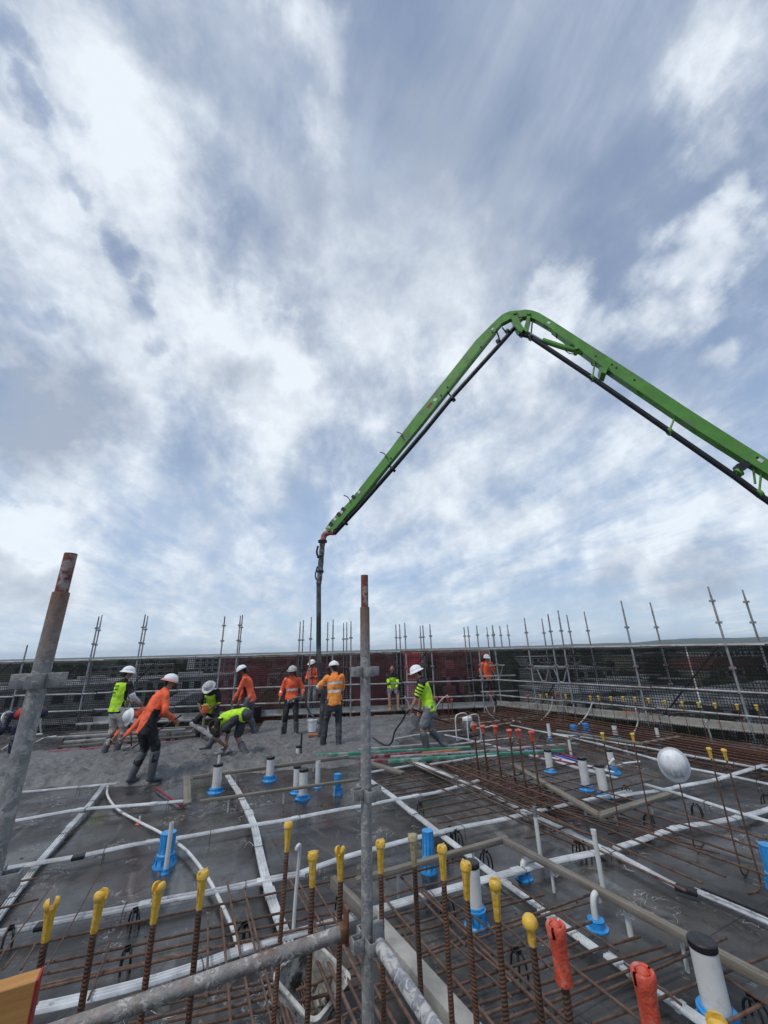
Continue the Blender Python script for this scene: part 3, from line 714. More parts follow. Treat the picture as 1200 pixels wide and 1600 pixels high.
for i, lb in enumerate(('black shade cloth on the right scaffold nearest the corner', 'black shade cloth in the middle of the right scaffold', 'black shade cloth at the near end of right scaffold')):
    sheet('shade_cloth', M_NETB, xr[i], xr[i + 1] - rt * .03, .85, 1.97, 10 + i, lb, 'netting', group='shade cloth on the right scaffold')
    sheet('debris_net', M_NETC, xr[i], xr[i + 1] - rt * .03, -1.8, .9, 20 + i, lb.replace('shade cloth', 'debris net under the shade cloth'), 'netting', group='nets below the shade cloth')
sheet('safety_mesh', M_WIRE, B0 + bn * (OFF - .12), B1 + bn * (OFF - .12), -.2, 1.98, 31, 'black square wire mesh along the back scaffold', 'mesh', wav=.0)
sheet('safety_mesh', M_WIRE, RA + rn * (OFF - .12), RB + rn * (OFF - .12), -.2, 1.98, 32, 'black square wire mesh along the right scaffold', 'mesh', wav=.0)
M_WIRE2 = mat_wiremesh('black_toe_mesh', .05, .016, (.012, .012, .013))
sheet('toe_mesh', M_WIRE2, RA + rn * -.08, RB + rn * -.08, 0.0, .24, 33, 'low black mesh strip standing along the foot of right scaffold', 'mesh', wav=.03)
sheet('safety_mesh', M_WIRE2, B0 + bn * -.1, B0 + bn * -.1 + bt * 7.4, 0.0, .55, 34, 'low black mesh strip behind the crew at far left', 'mesh', wav=.05)

# ---------------------------------------------------------------- reinforcing bars
def rod(a, b, r, parent, mat=None, name='bar', seg=7, bow=.006):
    """one bar, its mesh lying along local X"""
    a, b = Vector(a), Vector(b); d = b - a; L = d.length; me = MB()
    k1, k2 = random.uniform(-bow, bow), random.uniform(-bow, bow)
    me.tube([(L * t, k1 * math.sin(t * 3.14), k2 * math.sin(t * 6.28)) for t in (0, .25, .5, .75, 1)], r, seg)
    o = me.build(name, mat or M_RUSTX, parent, a); o.rotation_euler = d.to_track_quat('X', 'Z').to_euler()
    return o
def prod(pa, pb, z, r, parent, mat=None, z2=None):
    return rod(G(*pa, z), G(*pb, z if z2 is None else z2), r, parent, mat)
m1 = thing('rebar_mat', 'rusty bar grid inside the timber frame at the bottom right of the post', 'rebar')
for pa, pb in (((602, 1374), (720, 1343)), ((600, 1402), (735, 1366)), ((603, 1434), (745, 1392)), ((612, 1451), (800, 1402)), ((620, 1463), (850, 1398)), ((655, 1490), (927, 1396)), ((655, 1496), (922, 1409)),
               ((673, 1525), (860, 1462)), ((698, 1546), (905, 1472)), ((704, 1560), (1000, 1463)), ((716, 1579), (1040, 1477)), ((728, 1598), (917, 1530)), ((782, 1596), (1080, 1480)), ((830, 1600), (1135, 1465)), ((925, 1600), (1210, 1490)), ((780, 1487), (925, 1440)), ((1130, 1600), (1260, 1530))):
    prod(pa, pb, .10, .009, m1)
for pa, pb, r in (((600, 1402), (790, 1625), .008), ((617, 1360), (728, 1478), .008), ((662, 1390), (905, 1612), .0085), ((657, 1392), (893, 1618), .0085), ((690, 1395), (800, 1480), .006), ((625, 1450), (730, 1590), .006), ((697, 1465), (800, 1560), .006),
                  ((837, 1463), (1010, 1602), .0075), ((780, 1440), (880, 1530), .006), ((877, 1427), (965, 1485), .0065), ((800, 1380), (855, 1420), .006), ((975, 1505), (1065, 1570), .0065), ((1120, 1520), (1220, 1580), .0075), ((730, 1470), (800, 1535), .006)):
    prod(pa, pb, .135, r * 1.2, m1)
m2 = thing('rebar_mat', 'rusty bar grid in front of the left handrail', 'rebar')
for pa, pb in (((-20, 1491), (557, 1368)), ((68, 1506), (556, 1403)), ((68, 1522), (552, 1421)), ((60, 1541), (545, 1436)), ((60, 1546), (400, 1466)), ((-20, 1388), (60, 1372)), ((210, 1578), (440, 1528)), ((200, 1600), (540, 1512)), ((260, 1596), (560, 1522)), ((560, 1545), (640, 1525)), ((230, 1625), (560, 1540)), ((-20, 1424), (60, 1405))):
    prod(pa, pb, .10, .009, m2)
for pa, pb, r in (((-5, 1502), (92, 1368), .005), ((62, 1530), (160, 1355), .005), ((138, 1562), (172, 1470), .006), ((5, 1515), (26, 1488), .007), ((33, 1515), (55, 1475), .007), ((322, 1560), (325, 1435), .007), ((355, 1378), (400, 1620), .008),
                  ((381, 1388), (440, 1620), .008), ((384, 1420), (425, 1600), .006), ((345, 1420), (362, 1620), .008), ((452, 1373), (540, 1530), .007), ((465, 1376), (500, 1440), .006), ((482, 1366), (560, 1500), .007), ((0, 1470), (20, 1435), .005), ((-5, 1405), (28, 1372), .005), ((445, 1560), (460, 1620), .009), ((415, 1480), (452, 1620), .008)):
    prod(pa, pb, .135, r * 1.15, m2)
m3 = thing('rebar_mat', 'bundle of thick rusty bars running under the right handrail', 'rebar')
for i, x in enumerate((.98, 1.03, 1.10, 1.16, 1.24, 1.30, 1.37)):
    rod((x, .6, .20 + .02 * (i % 2)), (x + .04, 3.35 + .3 * math.sin(i * 2), .20 + .02 * (i % 2)), .010, m3)
for y in (1.2, 1.55, 1.9, 2.2, 2.5, 2.8, 3.1): rod((.85, y, .175), (1.45, y + .03, .175), .008, m3)
m4 = thing('rebar_mat', 'row of short crosswise bars on black chairs between two metal ducts', 'rebar')
for pa, pb in (((582, 1223), (662, 1209)), ((594, 1229), (678, 1215)), ((605, 1238), (700, 1221)), ((618, 1242), (716, 1226)), ((655, 1252), (762, 1232)), ((654, 1266), (790, 1240)), ((658, 1278), (812, 1250)), ((684, 1286), (845, 1256)), ((600, 1216), (650, 1206)), ((820, 1310), (905, 1288)), ((770, 1440), (770, 1441))[:2]):
    if pa == (770, 1440): continue
    prod(pa, pb, .09, .0105, m4)
m5 = thing('rebar_mat', 'wide open grid of long rusty bars right of the orange capped bars', 'rebar')
for pa, pb in (((960, 1242), (1198, 1311)), ((960, 1254), (1188, 1326)), ((960, 1268), (1174, 1342)), ((960, 1282), (1198, 1368)), ((960, 1300), (1134, 1370)), ((960, 1320), (1098, 1380)), ((960, 1340), (1072, 1392)), ((780, 1270), (900, 1320))):
    a, b = G(*pa, .15), G(*pb, .15); k = (8.0 - a.y) / (a.y - b.y); a2 = a + (a - b) * min(k, 4.2 / (a - b).length + 1.2)
    rod(a2, b, .010, m5, M_RUSTX)
rod(G(640, 1190, .15), G(916, 1302, .15), .010, m5); rod(G(665, 1183, .15), G(780, 1226, .15), .010, m5)
for i in range(7):
    rod((6.65 + .26 * i, 7.6 - .1 * i, .15), (6.75 + .22 * i, 4.4 + .45 * i, .15), .009, m5)
for i in range(12):
    y = 4.5 + i * .30; L = 2.25 + .25 * math.sin(i * 2.3)
    rod((4.35 + .1 * math.sin(i), y, .135), (4.35 + L, y - .05, .135), .0095, m5)
m6 = thing('rebar_mat', 'red rusty trench cage lying beside the foot of orange capped bars', 'rebar cage')
for i, x in enumerate((4.52, 4.62, 4.74, 4.86, 4.98, 5.08)): rod((x, 4.3 + .1 * i, .03 + .02 * (i % 2)), (x + .03, 7.2, .03 + .02 * (i % 2)), .008, m6, M_RUSTR)
for i in range(14): rod((4.48, 4.5 + i * .2, .065), (5.12, 2.9 + i * .2 + random.uniform(-.02, .02), .065), .006, m6, M_RUSTR)
m7 = thing('edge_beam_cage', 'dense dark cage of rusty bars along the right edge of the deck', 'rebar cage')
rr = random.Random(5)
for i in range(22):
    x = 8.15 + .09 * i + rr.uniform(-.02, .02); z = (.06, .20, .13)[i % 3]
    rod((x + .55 - .02 * i, 2.3, z), (x - .15, 10.9 + rr.uniform(-.5, .2), z), .010, m7, M_RUSTR if i % 3 else M_RUSTX)
st = MB(); st.tube(spline([(0, 0, .22), (0, 0, .03), (.03, 0, .015), (1.72, 0, .015), (1.75, 0, .03), (1.75, 0, .22)], 3), .006, 6)
st_me = st.mesh('stirrup'); st_me.materials.append(M_RUSTR)
for i in range(30): link('stirrup', st_me, m7, (8.42 - .012 * i, 2.5 + .28 * i, 0))
m8 = thing('rebar_mat', 'rusty bars behind the walking worker beside the fresh concrete', 'rebar')
for i in range(11): rod((5.9 + .12 * i, 9.5 + .18 * i, .10), (8.6, 9.2 + .19 * i, .10), .009, m8, M_RUSTR)
for i in range(11): rod((6.6 + .27 * i, 9.1 - .1 * i, .13), (6.7 + .27 * i, 11.9 - .12 * i, .13), .008, m8, M_RUSTR)
m9 = thing('rebar_mat', 'rusty bars lying on the deck near the far corner of the scaffold', 'rebar')
for i in range(9): rod((8.2, 8.6 + .28 * i, .09), (9.7, 8.5 + .28 * i, .09), .009, m9, M_RUSTR)
for i in range(6): rod((6.4, 6.9 + .25 * i, .09), (8.0, 6.8 + .25 * i, .09), .006, m9, M_RUSTR)

# upright starter bars, each with its plastic cap
def cap_mesh(kind, L, r):
    m = MB(); seg = 20
    def ring(z, rad, flute=0):
        return [Vector((rad * (1 + (flute if j % 4 < 2 else -flute)) * math.cos(2 * math.pi * j / seg), rad * (1 + (flute if j % 4 < 2 else -flute)) * math.sin(2 * math.pi * j / seg), z)) for j in range(seg)]
    if kind == 'dome':
        prof = [(0, r * .62, 0), (L * .04, r * .68, .05), (L * .50, r * .72, .07), (L * .56, r * .80, 0), (L * .58, r * 1.30, 0), (L * .66, r * 1.42, 0), (L * .80, r * 1.30, 0), (L * .92, r * .85, 0), (L * .97, r * .3, 0)]
    else:
        prof = [(0, r * .60, 0), (L * .03, r * .66, .06), (L * .55, r * .80, .09), (L * .70, r * .98, .07), (L * .78, r * 1.05, 0)]
        if kind == 'flare': prof += [(L * .80, r * 1.28, 0), (L * .90, r * 1.30, 0), (L * .97, r * 1.05, 0), (L * 1.0, r * .5, 0), (L * .96, r * .3, 0)]
    vs = []; fs = []
    for z, rad, fl in prof: vs += ring(z, rad, fl)
    for i in range(len(prof) - 1):
        for j in range(seg):
            k = (j + 1) % seg; fs.append((i * seg + j, i * seg + k, (i + 1) * seg + k, (i + 1) * seg + j))
    fs.append(tuple(range(seg - 1, -1, -1))); fs.append(tuple((len(prof) - 1) * seg + j for j in range(seg)))
    m.add(vs, fs)
    if kind == 'tube':           # wide fluted socket with a notched rim
        m = MB(); vs = []; fs = []
        prof = [(0, r * .92, .02), (L * .04, r * .95, .05), (L * .45, r * .86, .07), (L * .72, r * .98, .06), (L * .80, r * 1.12, 0), (L * .96, r * 1.18, 0), (L * 1.0, r * 1.05, 0), (L * .98, r * .80, 0), (L * .86, r * .62, 0)]
        for z, rad, fl in prof: vs += ring(z, rad, fl)
        for i in range(len(prof) - 1):
            for j in range(seg):
                if i in (4, 5, 6) and j in (3, 13): continue
                k = (j + 1) % seg; fs.append((i * seg + j, i * seg + k, (i + 1) * seg + k, (i + 1) * seg + j))
        fs.append(tuple(range(seg - 1, -1, -1))); fs.append(tuple((len(prof) - 1) * seg + j for j in range(seg)))
        m.add(vs, fs); m.loft([((0, 0, L * .84), r * .6, r * .6), ((0, 0, L * .97), r * .62, r * .5), ((0, 0, L * 1.02), r * .35, r * .3)], 14)
    if kind == 'split':          # two half-round lobes with a slot between them
        for sx_ in (-1, 1):
            vs2 = []; prof2 = [(.70, .80), (.76, 1.12), (.84, 1.26), (.92, 1.18), (.98, .86), (1.0, .5)]; K = 9
            for zz, rr2 in prof2:
                gap = .16 + max(0, zz - .76) * 1.0
                for j in range(K):
                    an = R(-84 + 168 * j / (K - 1)); vs2.append(Vector((sx_ * r * (gap + rr2 * .86 * math.cos(an) + max(0, zz - .8) * .25), r * rr2 * .98 * math.sin(an), L * zz)))
            fs2 = [(i * K + j, i * K + (j + 1) % K, (i + 1) * K + (j + 1) % K, (i + 1) * K + j) for i in range(len(prof2) - 1) for j in range(K)] + [tuple(range(K - 1, -1, -1)), tuple((len(prof2) - 1) * K + j for j in range(K))]
            m.add(vs2, fs2)
    if kind == 'flare':
        m.box((0, 0, L * .965), (r * .35, r * 2.5, L * .06))
    return m.mesh('bar_cap')
CAPS = {}
def cap_obj(kind, L, r, mat, parent, z, tilt=None):
    key = (kind, L, r, mat.name)
    if key not in CAPS: CAPS[key] = cap_mesh(kind, L, r); CAPS[key].materials.append(mat)
    o = link('bar_cap', CAPS[key], parent, (0, 0, z)); o.rotation_euler = (random.uniform(-.04, .04), random.uniform(-.04, .04), random.uniform(0, 3.1) if tilt is None else tilt)
    return o
def starter(base, top, label, capkind='flare', mat=None, L=.13, r=.019, br=.0115, group=None, foot=None, tilt=None, barmat=None):
    """base, top: 3-D points; the empty stands at the base, its Z runs up the bar"""
    base, top = Vector(base), Vector(top); d = top - base
    t = thing('starter_bar', label, 'rebar', base, 0, group); t.rotation_euler = d.to_track_quat('Z', 'Y').to_euler()
    m = MB(); h = d.length - L * .35
    if foot is None: m.tube([(0, 0, 0), (0, 0, h * .5), (0, 0, h)], br, 10)
    else:
        ft = Vector(foot); m.tube(spline([ft * .35 + Vector((0, 0, br)), ft * .12 + Vector((0, 0, br)), Vector((0, 0, .06)), Vector((0, 0, .16))], 4) + [Vector((0, 0, h))], br, 8)
    m.build('bar', barmat or M_RUST, t)
    if mat is not False: cap_obj(capkind, L, r, mat or M_YCAP, t, d.length - L, tilt)
    return t
ZC = 1.25
near = [
    (85, 1402, 'split', 'yellow two-lobed cap on a rusty bar beside the red-ended timber', .3), (158, 1390, 'split', 'yellow two-lobed cap on rusty bar, second from the red-ended timber', .2),
    (248, 1378, 'split', 'yellow cap on a rusty bar, third from the red-ended timber', 1.3), (317, 1360, 'flare', 'yellow cap on a rusty bar with white conduit curving just behind it', None),
    (452, 1283, 'flare', 'leaning rusty bar with worn yellow cap next to the upright white conduit', None), (490, 1330, 'flare', 'rusty bar with worn yellow cap just right of the upright white conduit', None),
    (533, 1322, 'split', 'rusty yellow-capped bar just left of the central post', 1.6), (594, 1312, 'flare', 'yellow-capped rusty bar just right of the central post', None),
    (645, 1302, 'flare', 'rusty bar with grey mortar-covered cap beside the blue cylinder', None), (690, 1320, 'flare', 'yellow-capped rusty bar in front of the blue cylinder', None),
    (725, 1345, 'flare', 'yellow-capped rusty bar touching the left of the black-lidded white pipe', None), (772, 1372, 'split', 'two-lobed bright yellow cap on ribbed bar right of the black-lidded pipe', .1),
    (826, 1426, 'dome', 'rusty bar with a round mushroom-shaped yellow cap', None),
    (870, 1442, 'ofork', 'rusty bar with an orange cap crusted with grey mortar', .5), (1003, 1513, 'ofork', 'large orange cap nearest the camera on an upright bar', 1.2), (1118, 1585, 'split', 'yellow cap cut off by the bottom edge in front of the big white pipe', 1.4)]
M_GCAP = plain('mortar_covered_cap', (.42, .36, .20), .7, 0, .2, 20, .5, 60, dirt=(.40, .39, .36), dirt_amt=.8, dscale=14)
for i, (x, y, kind, lb, tl) in enumerate(near):
    top = G(x, y, ZC); base = top.copy(); base.z = 0
    if x == 452: base = base + Vector((-.08, -.10, 0))
    base += Vector((random.uniform(-.015, .015), random.uniform(-.015, .015), 0))
    if kind == 'ofork': starter(base, top, lb, 'tube', M_OCAP, .145, .0265, .0125, 'capped bars along the handrails', tilt=tl)
    else: starter(base, top, lb, kind, M_GCAP if x == 645 else M_YCAP, .085 if kind == 'dome' else .128, .0185, .0115, 'capped bars along the handrails', tilt=tl)
for i, (t_, b_) in enumerate(zip([(742, 1131), (757, 1133), (773, 1133), (796, 1139), (812, 1139), (832, 1142)], [(748, 1215), (762, 1218), (783, 1225), (806, 1230), (822, 1240), (845, 1255)])):
    b = G(*b_); starter(b, Vector((b.x, b.y, zat(*t_, b.x, b.y))), ('first', 'second', 'third', 'fourth', 'fifth', 'sixth')[i] + ' orange-capped dark red bar from the left in the middle row', 'flare', M_OCAP, .135, .038, .014, 'orange capped bars in a row', barmat=M_RUSTR2 if False else M_RUST)
    for dx in (.06,):
        rod((b.x + dx, b.y + .04, 0), (b.x + dx * .3, b.y + .02, .55), .009, m6, M_RUSTR)
mid = [((985, 1145), (1023, 1315), 'tall thin yellow-capped bar between the pipes and the hanging helmet', 0), ((940, 1144), (970, 1300), 'tall thin yellow-capped bar beside the black-lidded pipes', 0),
       ((1110, 1168), (1162, 1375), 'tall thin yellow-capped bar just right of the hanging helmet', 1), ((1143, 1171), (1192, 1392), 'tall thin yellow-capped bar near the blue form at right edge', 0), ((1052, 1165), (1088, 1335), 'tall thin bar with the white helmet hung over its top', 1)]
for t_, b_, lb, ft in mid:
    b = G(*b_); starter(b, Vector((b.x, b.y, zat(*t_, b.x, b.y))), lb, 'flare', False if 'helmet hung' in lb else M_YCAP, .10, .019, .0075, 'tall thin bars standing on the deck', foot=(-.9, -.25, 0) if ft else (.5, -.1, 0))
ORD = 'first second third fourth fifth sixth seventh eighth ninth tenth eleventh twelfth thirteenth fourteenth fifteenth sixteenth seventeenth eighteenth'.split()
rowpx = [(818, 1086, 'o'), (838, 1085, 'y'), (848, 1084, 'y'), (862, 1083, 'o'), (878, 1085, 'y'), (917, 1087, 'y'), (930, 1087, 'y'), (950, 1088, 'y'), (969, 1088, 'y'), (988, 1089, 'y'), (1010, 1091, 'y'), (1036, 1094, 'y'), (1063, 1096, 'y'), (1089, 1097, 'y'), (1115, 1098, 'y'), (1150, 1100, 'y'), (1181, 1101, 'y'), (1215, 1104, 'y')]
for i, (x, y, c) in enumerate(rowpx):
    b = on_line(x + 12, RA, rt, -.5, rn, y=y + 40); tp = Vector((b.x, b.y, zat(x, y, b.x, b.y)))
    starter(b, tp, ('%s-capped thin bar, ' + ORD[i] + ' of the row along the right scaffold counted from its far corner') % ('orange' if c == 'o' else 'yellow'), 'flare', M_OCAP if c == 'o' else M_YCAP, .115, .028, .007, 'capped bars along the right edge')
for i, (x, y) in enumerate(((676, 1087), (684, 1088), (692, 1090), (701, 1089), (707, 1092))):
    b = G(x + 1, 1122 + (i % 2) * 2); starter(b, Vector((b.x, b.y, zat(x, y, b.x, b.y))), ORD[i] + ' dark red capped bar from the left in the clump behind the walking worker', 'flare', M_OCAP, .12, .034, .012, 'red capped bars behind the walking worker')

# ---------------------------------------------------------------- flat metal ducts
def sweep(path, prof, name, mat, parent=None, uvlen=True):
    P = [Vector(p) for p in path]; vs = []; n = len(prof); us = []; acc = 0
    for i, p in enumerate(P):
        t = (P[min(i + 1, len(P) - 1)] - P[max(i - 1, 0)]).normalized(); s = t.cross(Vector((0, 0, 1))).normalized(); u = s.cross(t)
        if i: acc += (P[i] - P[i - 1]).length
        for x, z in prof: vs.append(p + s * x + u * z); us.append(acc)
    fs = [(i * n + j, i * n + (j + 1) % n, (i + 1) * n + (j + 1) % n, (i + 1) * n + j) for i in range(len(P) - 1) for j in range(n)]
    fs += [tuple(range(n - 1, -1, -1)), tuple((len(P) - 1) * n + j for j in range(n))]
    me = bpy.data.meshes.new(name); me.from_pydata(vs, [], fs); lay = me.uv_layers.new(name='UVMap')
    for lp in me.loops: lay.data[lp.index].uv = (us[lp.vertex_index], 0)
    me.materials.append(mat)
    for p in me.polygons: p.use_smooth = True
    bm = bmesh.new(); bm.from_mesh(me); bmesh.ops.recalc_face_normals(bm, faces=bm.faces)
    for e in bm.edges:
        if len(e.link_faces) == 2 and e.calc_face_angle(0) > R(35): e.smooth = False
    bm.to_mesh(me); bm.free()
    return link(name, me, parent)
def ribbed(w, h):
    top = []
    nr = 3
    for i in range(nr):
        a = -w / 2 + w * i / nr; s = w / nr
        top += [(a + s * .08, h * .62), (a + s * .30, h), (a + s * .70, h), (a + s * .92, h * .62)]
    return [(-w / 2, h * .3)] + top + [(w / 2, h * .3), (w / 2 - .004, 0), (-w / 2 + .004, 0)]
M_CHAIRW = plain('black_wire', (.015, .014, .014), .5, .3, .1)
def duct(px, z, w, label, twin=False, n=6, wires=True, mat=None):
    pts = [G(x, y, zz) for x, y, zz in [(p[0], p[1], p[2] if len(p) > 2 else z) for p in px]]
    sp = spline(pts, n); t = thing('cable_duct', label, 'duct', (0, 0, 0)); off = len(label) * 1.7
    sp = [p + Vector((.018 * noise.noise(Vector((p.x * 1.3, p.y * 1.3, off))), .018 * noise.noise(Vector((p.x * 1.3, p.y * 1.3, off + 9))), .012 * noise.noise(Vector((p.x * 1.8, p.y * 1.8, off + 5))))) for p in sp]
    if len(sp) > 14:
        for q in (int(len(sp) * .36), int(len(sp) * .74)):
            MB().beam(sp[q] + Vector((0, 0, .012)), sp[q].lerp(sp[q + 1], min(.9, .16 / max(.05, (sp[q + 1] - sp[q]).length))) + Vector((0, 0, .012)), w * 1.12, .032, bev=.006).build('coupling', M_DUCT, t)
    if twin:
        s = (pts[-1] - pts[0]).normalized().cross(Vector((0, 0, 1)))
        sweep([p + s * .026 for p in sp], ribbed(w * .42, .022), 'duct', mat or M_DUCT, t); sweep([p - s * .026 for p in sp], ribbed(w * .42, .022), 'duct', mat or M_DUCT, t)
    else: sweep(sp, ribbed(w, .024), 'duct', mat or M_DUCT, t)
    if wires:
        L = 0
        for a, b in zip(sp, sp[1:]):
            L += (b - a).length
            if L > .95 and a.z > .04:
                L = 0; s = (b - a).normalized().cross(Vector((0, 0, 1))) * (w / 2 + .012)
                MB().tube([a + s + Vector((0, 0, -a.z + .002)) + s * .5, a + s, a + s + Vector((0, 0, .028)), a - s + Vector((0, 0, .028)), a - s, a - s + Vector((0, 0, -a.z + .002)) - s * .5], .0028, 5).build('wire_tie', M_CHAIRW, t)
    return t
DU = [
    ([(566, 1212, .12), (600, 1237, .11), (650, 1275, .09), (740, 1345, .05), (800, 1387, .04), (848, 1421, .04)], .05, .085, 'ribbed metal duct running from the central post past the blue cylinder', 0),
    ([(845, 1423), (880, 1448), (934, 1488)], .045, .085, 'short ribbed duct length behind the orange mortar-crusted cap', 0),
    ([(950, 1497), (985, 1522), (1040, 1560), (1110, 1607)], .045, .085, 'ribbed duct end passing behind the largest orange cap', 0),
    ([(163, 1228, .10), (115, 1287, .06), (62, 1348, .04), (-12, 1447, .04)], .05, .085, 'ribbed metal duct crossing the far left of the deck', 0),
    ([(352, 1206, .14), (375, 1245, .12), (398, 1300, .08), (420, 1392, .045), (453, 1480, .04)], .05, .10, 'wide ribbed duct curving down left of the central post', 0),
    ([(655, 1194, .05), (760, 1240, .05), (860, 1288, .05), (960, 1336, .05), (1058, 1387, .05)], .05, .07, 'long straight duct below the wide bar grid at right', 0),
    ([(1086, 1394), (1140, 1418), (1215, 1450)], .05, .075, 'ribbed duct entering at the right edge beside the steel truss', 0),
    ([(632, 1188), (712, 1216)], .10, .16, 'broad pale flat duct section beside the green boards', 0),
    ([(55, 1580, .10), (200, 1548, .09), (300, 1515, .07), (400, 1480, .06), (560, 1432, .06), (720, 1386, .06), (800, 1366, .06), (900, 1341, .06), (955, 1330, .06)], .06, .10, 'wide white duct crossing just beyond the left handrail', 0),
    ([(962, 1328), (1010, 1312), (1060, 1296), (1115, 1287), (1172, 1275), (1215, 1262)], .05, .09, 'ribbed duct crossing the open deck below the helmet', 0),
    ([(-10, 1462), (150, 1430), (280, 1406), (400, 1380), (475, 1368)], .06, .085, 'twin metal duct with black sleeves behind the left capped bars', 1),
    ([(470, 1367, .06), (560, 1336, .08), (655, 1310, .10), (735, 1292, .10), (800, 1279, .09), (870, 1262, .07), (985, 1237, .05)], .07, .08, 'pale duct rising behind the central post to the pipes', 0),
    ([(-10, 1364), (120, 1340), (250, 1316), (400, 1290), (480, 1276), (560, 1262)], .10, .08, 'pale duct passing behind the double blue sleeve', 0),
    ([(560, 1262, .10), (610, 1252, .12), (677, 1241, .12), (712, 1232, .10), (748, 1222, .08)], .10, .07, 'curved pale duct crossing under the short crosswise bars', 0),
    ([(10, 1286), (120, 1268), (205, 1260), (290, 1252)], .10, .08, 'pale duct between the wet concrete and the double blue sleeve', 0),
    ([(22, 1240), (110, 1232), (182, 1226)], .10, .06, 'pale duct edging the front of the wet concrete', 0),
    ([(1004, 1225), (1060, 1242), (1150, 1270), (1215, 1290)], .10, .06, 'pale duct below the helmet running to the right edge', 0),
    ([(1072, 1200), (1130, 1212), (1215, 1230)], .12, .055, 'slim duct just right of the helmet, lower of two', 0),
    ([(798, 1134), (859, 1146), (945, 1158), (1068, 1180), (1215, 1206)], .12, .05, 'long slim duct along the foot of the dark edge cage', 0),
    ([(862, 1147), (930, 1162), (996, 1180), (1062, 1198)], .12, .05, 'slim duct behind the black-lidded pipes', 0),
    ([(958, 1247, .06), (1020, 1238, .06), (1090, 1226, .08), (1130, 1216, .12), (1200, 1196, .14)], .10, .08, 'curving pale duct with red coupling right of the helmet', 0),
    ([(695, 1149), (760, 1164), (860, 1190), (965, 1218)], .10, .05, 'slim duct behind the orange capped bars', 0),
    ([(617, 1155), (670, 1146), (745, 1139), (800, 1130)], .08, .05, 'pale duct behind the walking worker', 0),
    ([(688, 1168), (745, 1160), (800, 1154)], .08, .05, 'pale duct beside the walking worker boots', 0),
    ([(672, 1196), (745, 1184), (775, 1181)], .14, .05, 'pale duct laid over the rust bars under the green boards', 0),
    ([(572, 1210), (625, 1200), (665, 1193)], .10, .06, 'pale duct right of the central post below the green boards', 0),
    ([(455, 1474, .10), (550, 1425, .10)], .10, .05, 'short pale duct stub beside the central post', 0)]
for px, z, w, lb, tw in DU[:-1]: duct(px, z, w * .86, lb, tw)
# black sleeves and couplings on ducts
M_WTAPE = plain('white_rag', (.62, .62, .60), .8, 0, .1, 30)
for (x, y), (x2, y2), z in (((1055, 1385), (1090, 1396), .06), ((112, 1341), (133, 1337), .11), ((55, 1449), (72, 1446), .07)):
    o = MB().beam(G(x, y, z), G(x2, y2, z), .085, .035, bev=.008).build('tape_sleeve', M_BLACK); tag(o, {1055: 'black tape sleeve joining ducts at lower right', 112: 'black tape wrapped on a pale duct at left', 55: 'black sleeve on the twin duct at left'}[x], 'sleeve')
mb = MB()
for i in range(9): mb.loft([(G(1088 + random.uniform(-5, 5), 1388 + random.uniform(-4, 4), .07 + random.uniform(0, .03)), .016, .012), (G(1090 + random.uniform(-7, 7), 1389 + random.uniform(-4, 4), .09), .014, .010)], 6)

# ---------------------------------------------------------------- white conduits
def conduit(pts, r, label, mat=None, n=8, name='conduit', cat='conduit'):
    o = MB().tube(spline(pts, n), r, 10).build(name, mat or M_PVC); return tag(o, label, cat)
conduit([G(168, 1228, .06), G(168, 1243, .05), G(183, 1264, .03), G(215, 1283, .03), G(252, 1302, .04), G(290, 1328, .06), G(322, 1368, .06), G(345, 1410, .05), G(362, 1448, .04), G(372, 1482, .02)], .016, 'white conduit snaking over the deck past the double blue sleeve')
t = thing('conduit_fitting', 'small red-based white fitting under the snaking conduit', 'fitting', G(217, 1288, 0)); MB().tube([(0, 0, 0), (0, 0, .09)], .012, 8).build('stem', M_PVC, t); MB().lathe([(.045, 0), (.045, .008), (.02, .02)], 14).build('red_base', M_OCAP, t)
b = G(457, 1475, .0); conduit([b, Vector((b.x + .01, b.y, .30)), Vector((b.x + .02, b.y - .03, .6)), Vector((b.x - .02, b.y - .06, zat(448, 1322, b.x, b.y)))], .014, 'upright white conduit behind the leaning capped bar')
def arc(px, label, depth_px, r=.014):
    """bent conduit: all its points at the distance of its foot"""
    f = G(*depth_px); w = (f - Vector((0, 0, EYE))).dot(_f); conduit([at(x, y, w) for x, y in px], r, label)
arc([(759, 1105), (765, 1116), (779, 1128)], 'short bent white conduit left of the corner, leaning left', (779, 1130))
arc([(766, 1086), (771, 1098), (773, 1108), (769, 1120)], 'curved white conduit standing below the corner worker', (769, 1120))
arc([(863, 1089), (862, 1103), (855, 1116), (843, 1128)], 'long curved white conduit under the orange cap near the corner', (843, 1128))
arc([(926, 1097), (920, 1112), (911, 1125), (901, 1135)], 'curved white conduit standing over the pair of blue sleeves', (901, 1136), .016)
arc([(993, 1107), (996, 1120), (996, 1132), (989, 1148)], 'curved white conduit above the leftmost thin yellow-capped bar', (989, 1150), .016)
arc([(1103, 1127), (1108, 1142), (1115, 1164)], 'straight slanting white conduit right of the helmet', (1115, 1166), .014)
arc([(700, 1086), (690, 1093), (681, 1106)], 'white conduit end pointing up behind the walking worker', (678, 1125), .016)
arc([(64, 1122), (63, 1133), (64, 1144)], 'short upright white conduit behind the left post', (64, 1150), .02)
arc([(800, 1127), (806, 1126), (812, 1128), (816, 1133)], 'small white conduit hoop near the far bars', (816, 1136), .016)
arc([(0, 1174), (14, 1164), (30, 1155), (48, 1149), (66, 1147)], 'white conduit sweeping behind the left post foot', (30, 1170), .02)
arc([(57, 1159), (70, 1153), (88, 1150)], 'short loose white conduit behind the left post', (70, 1160), .015)
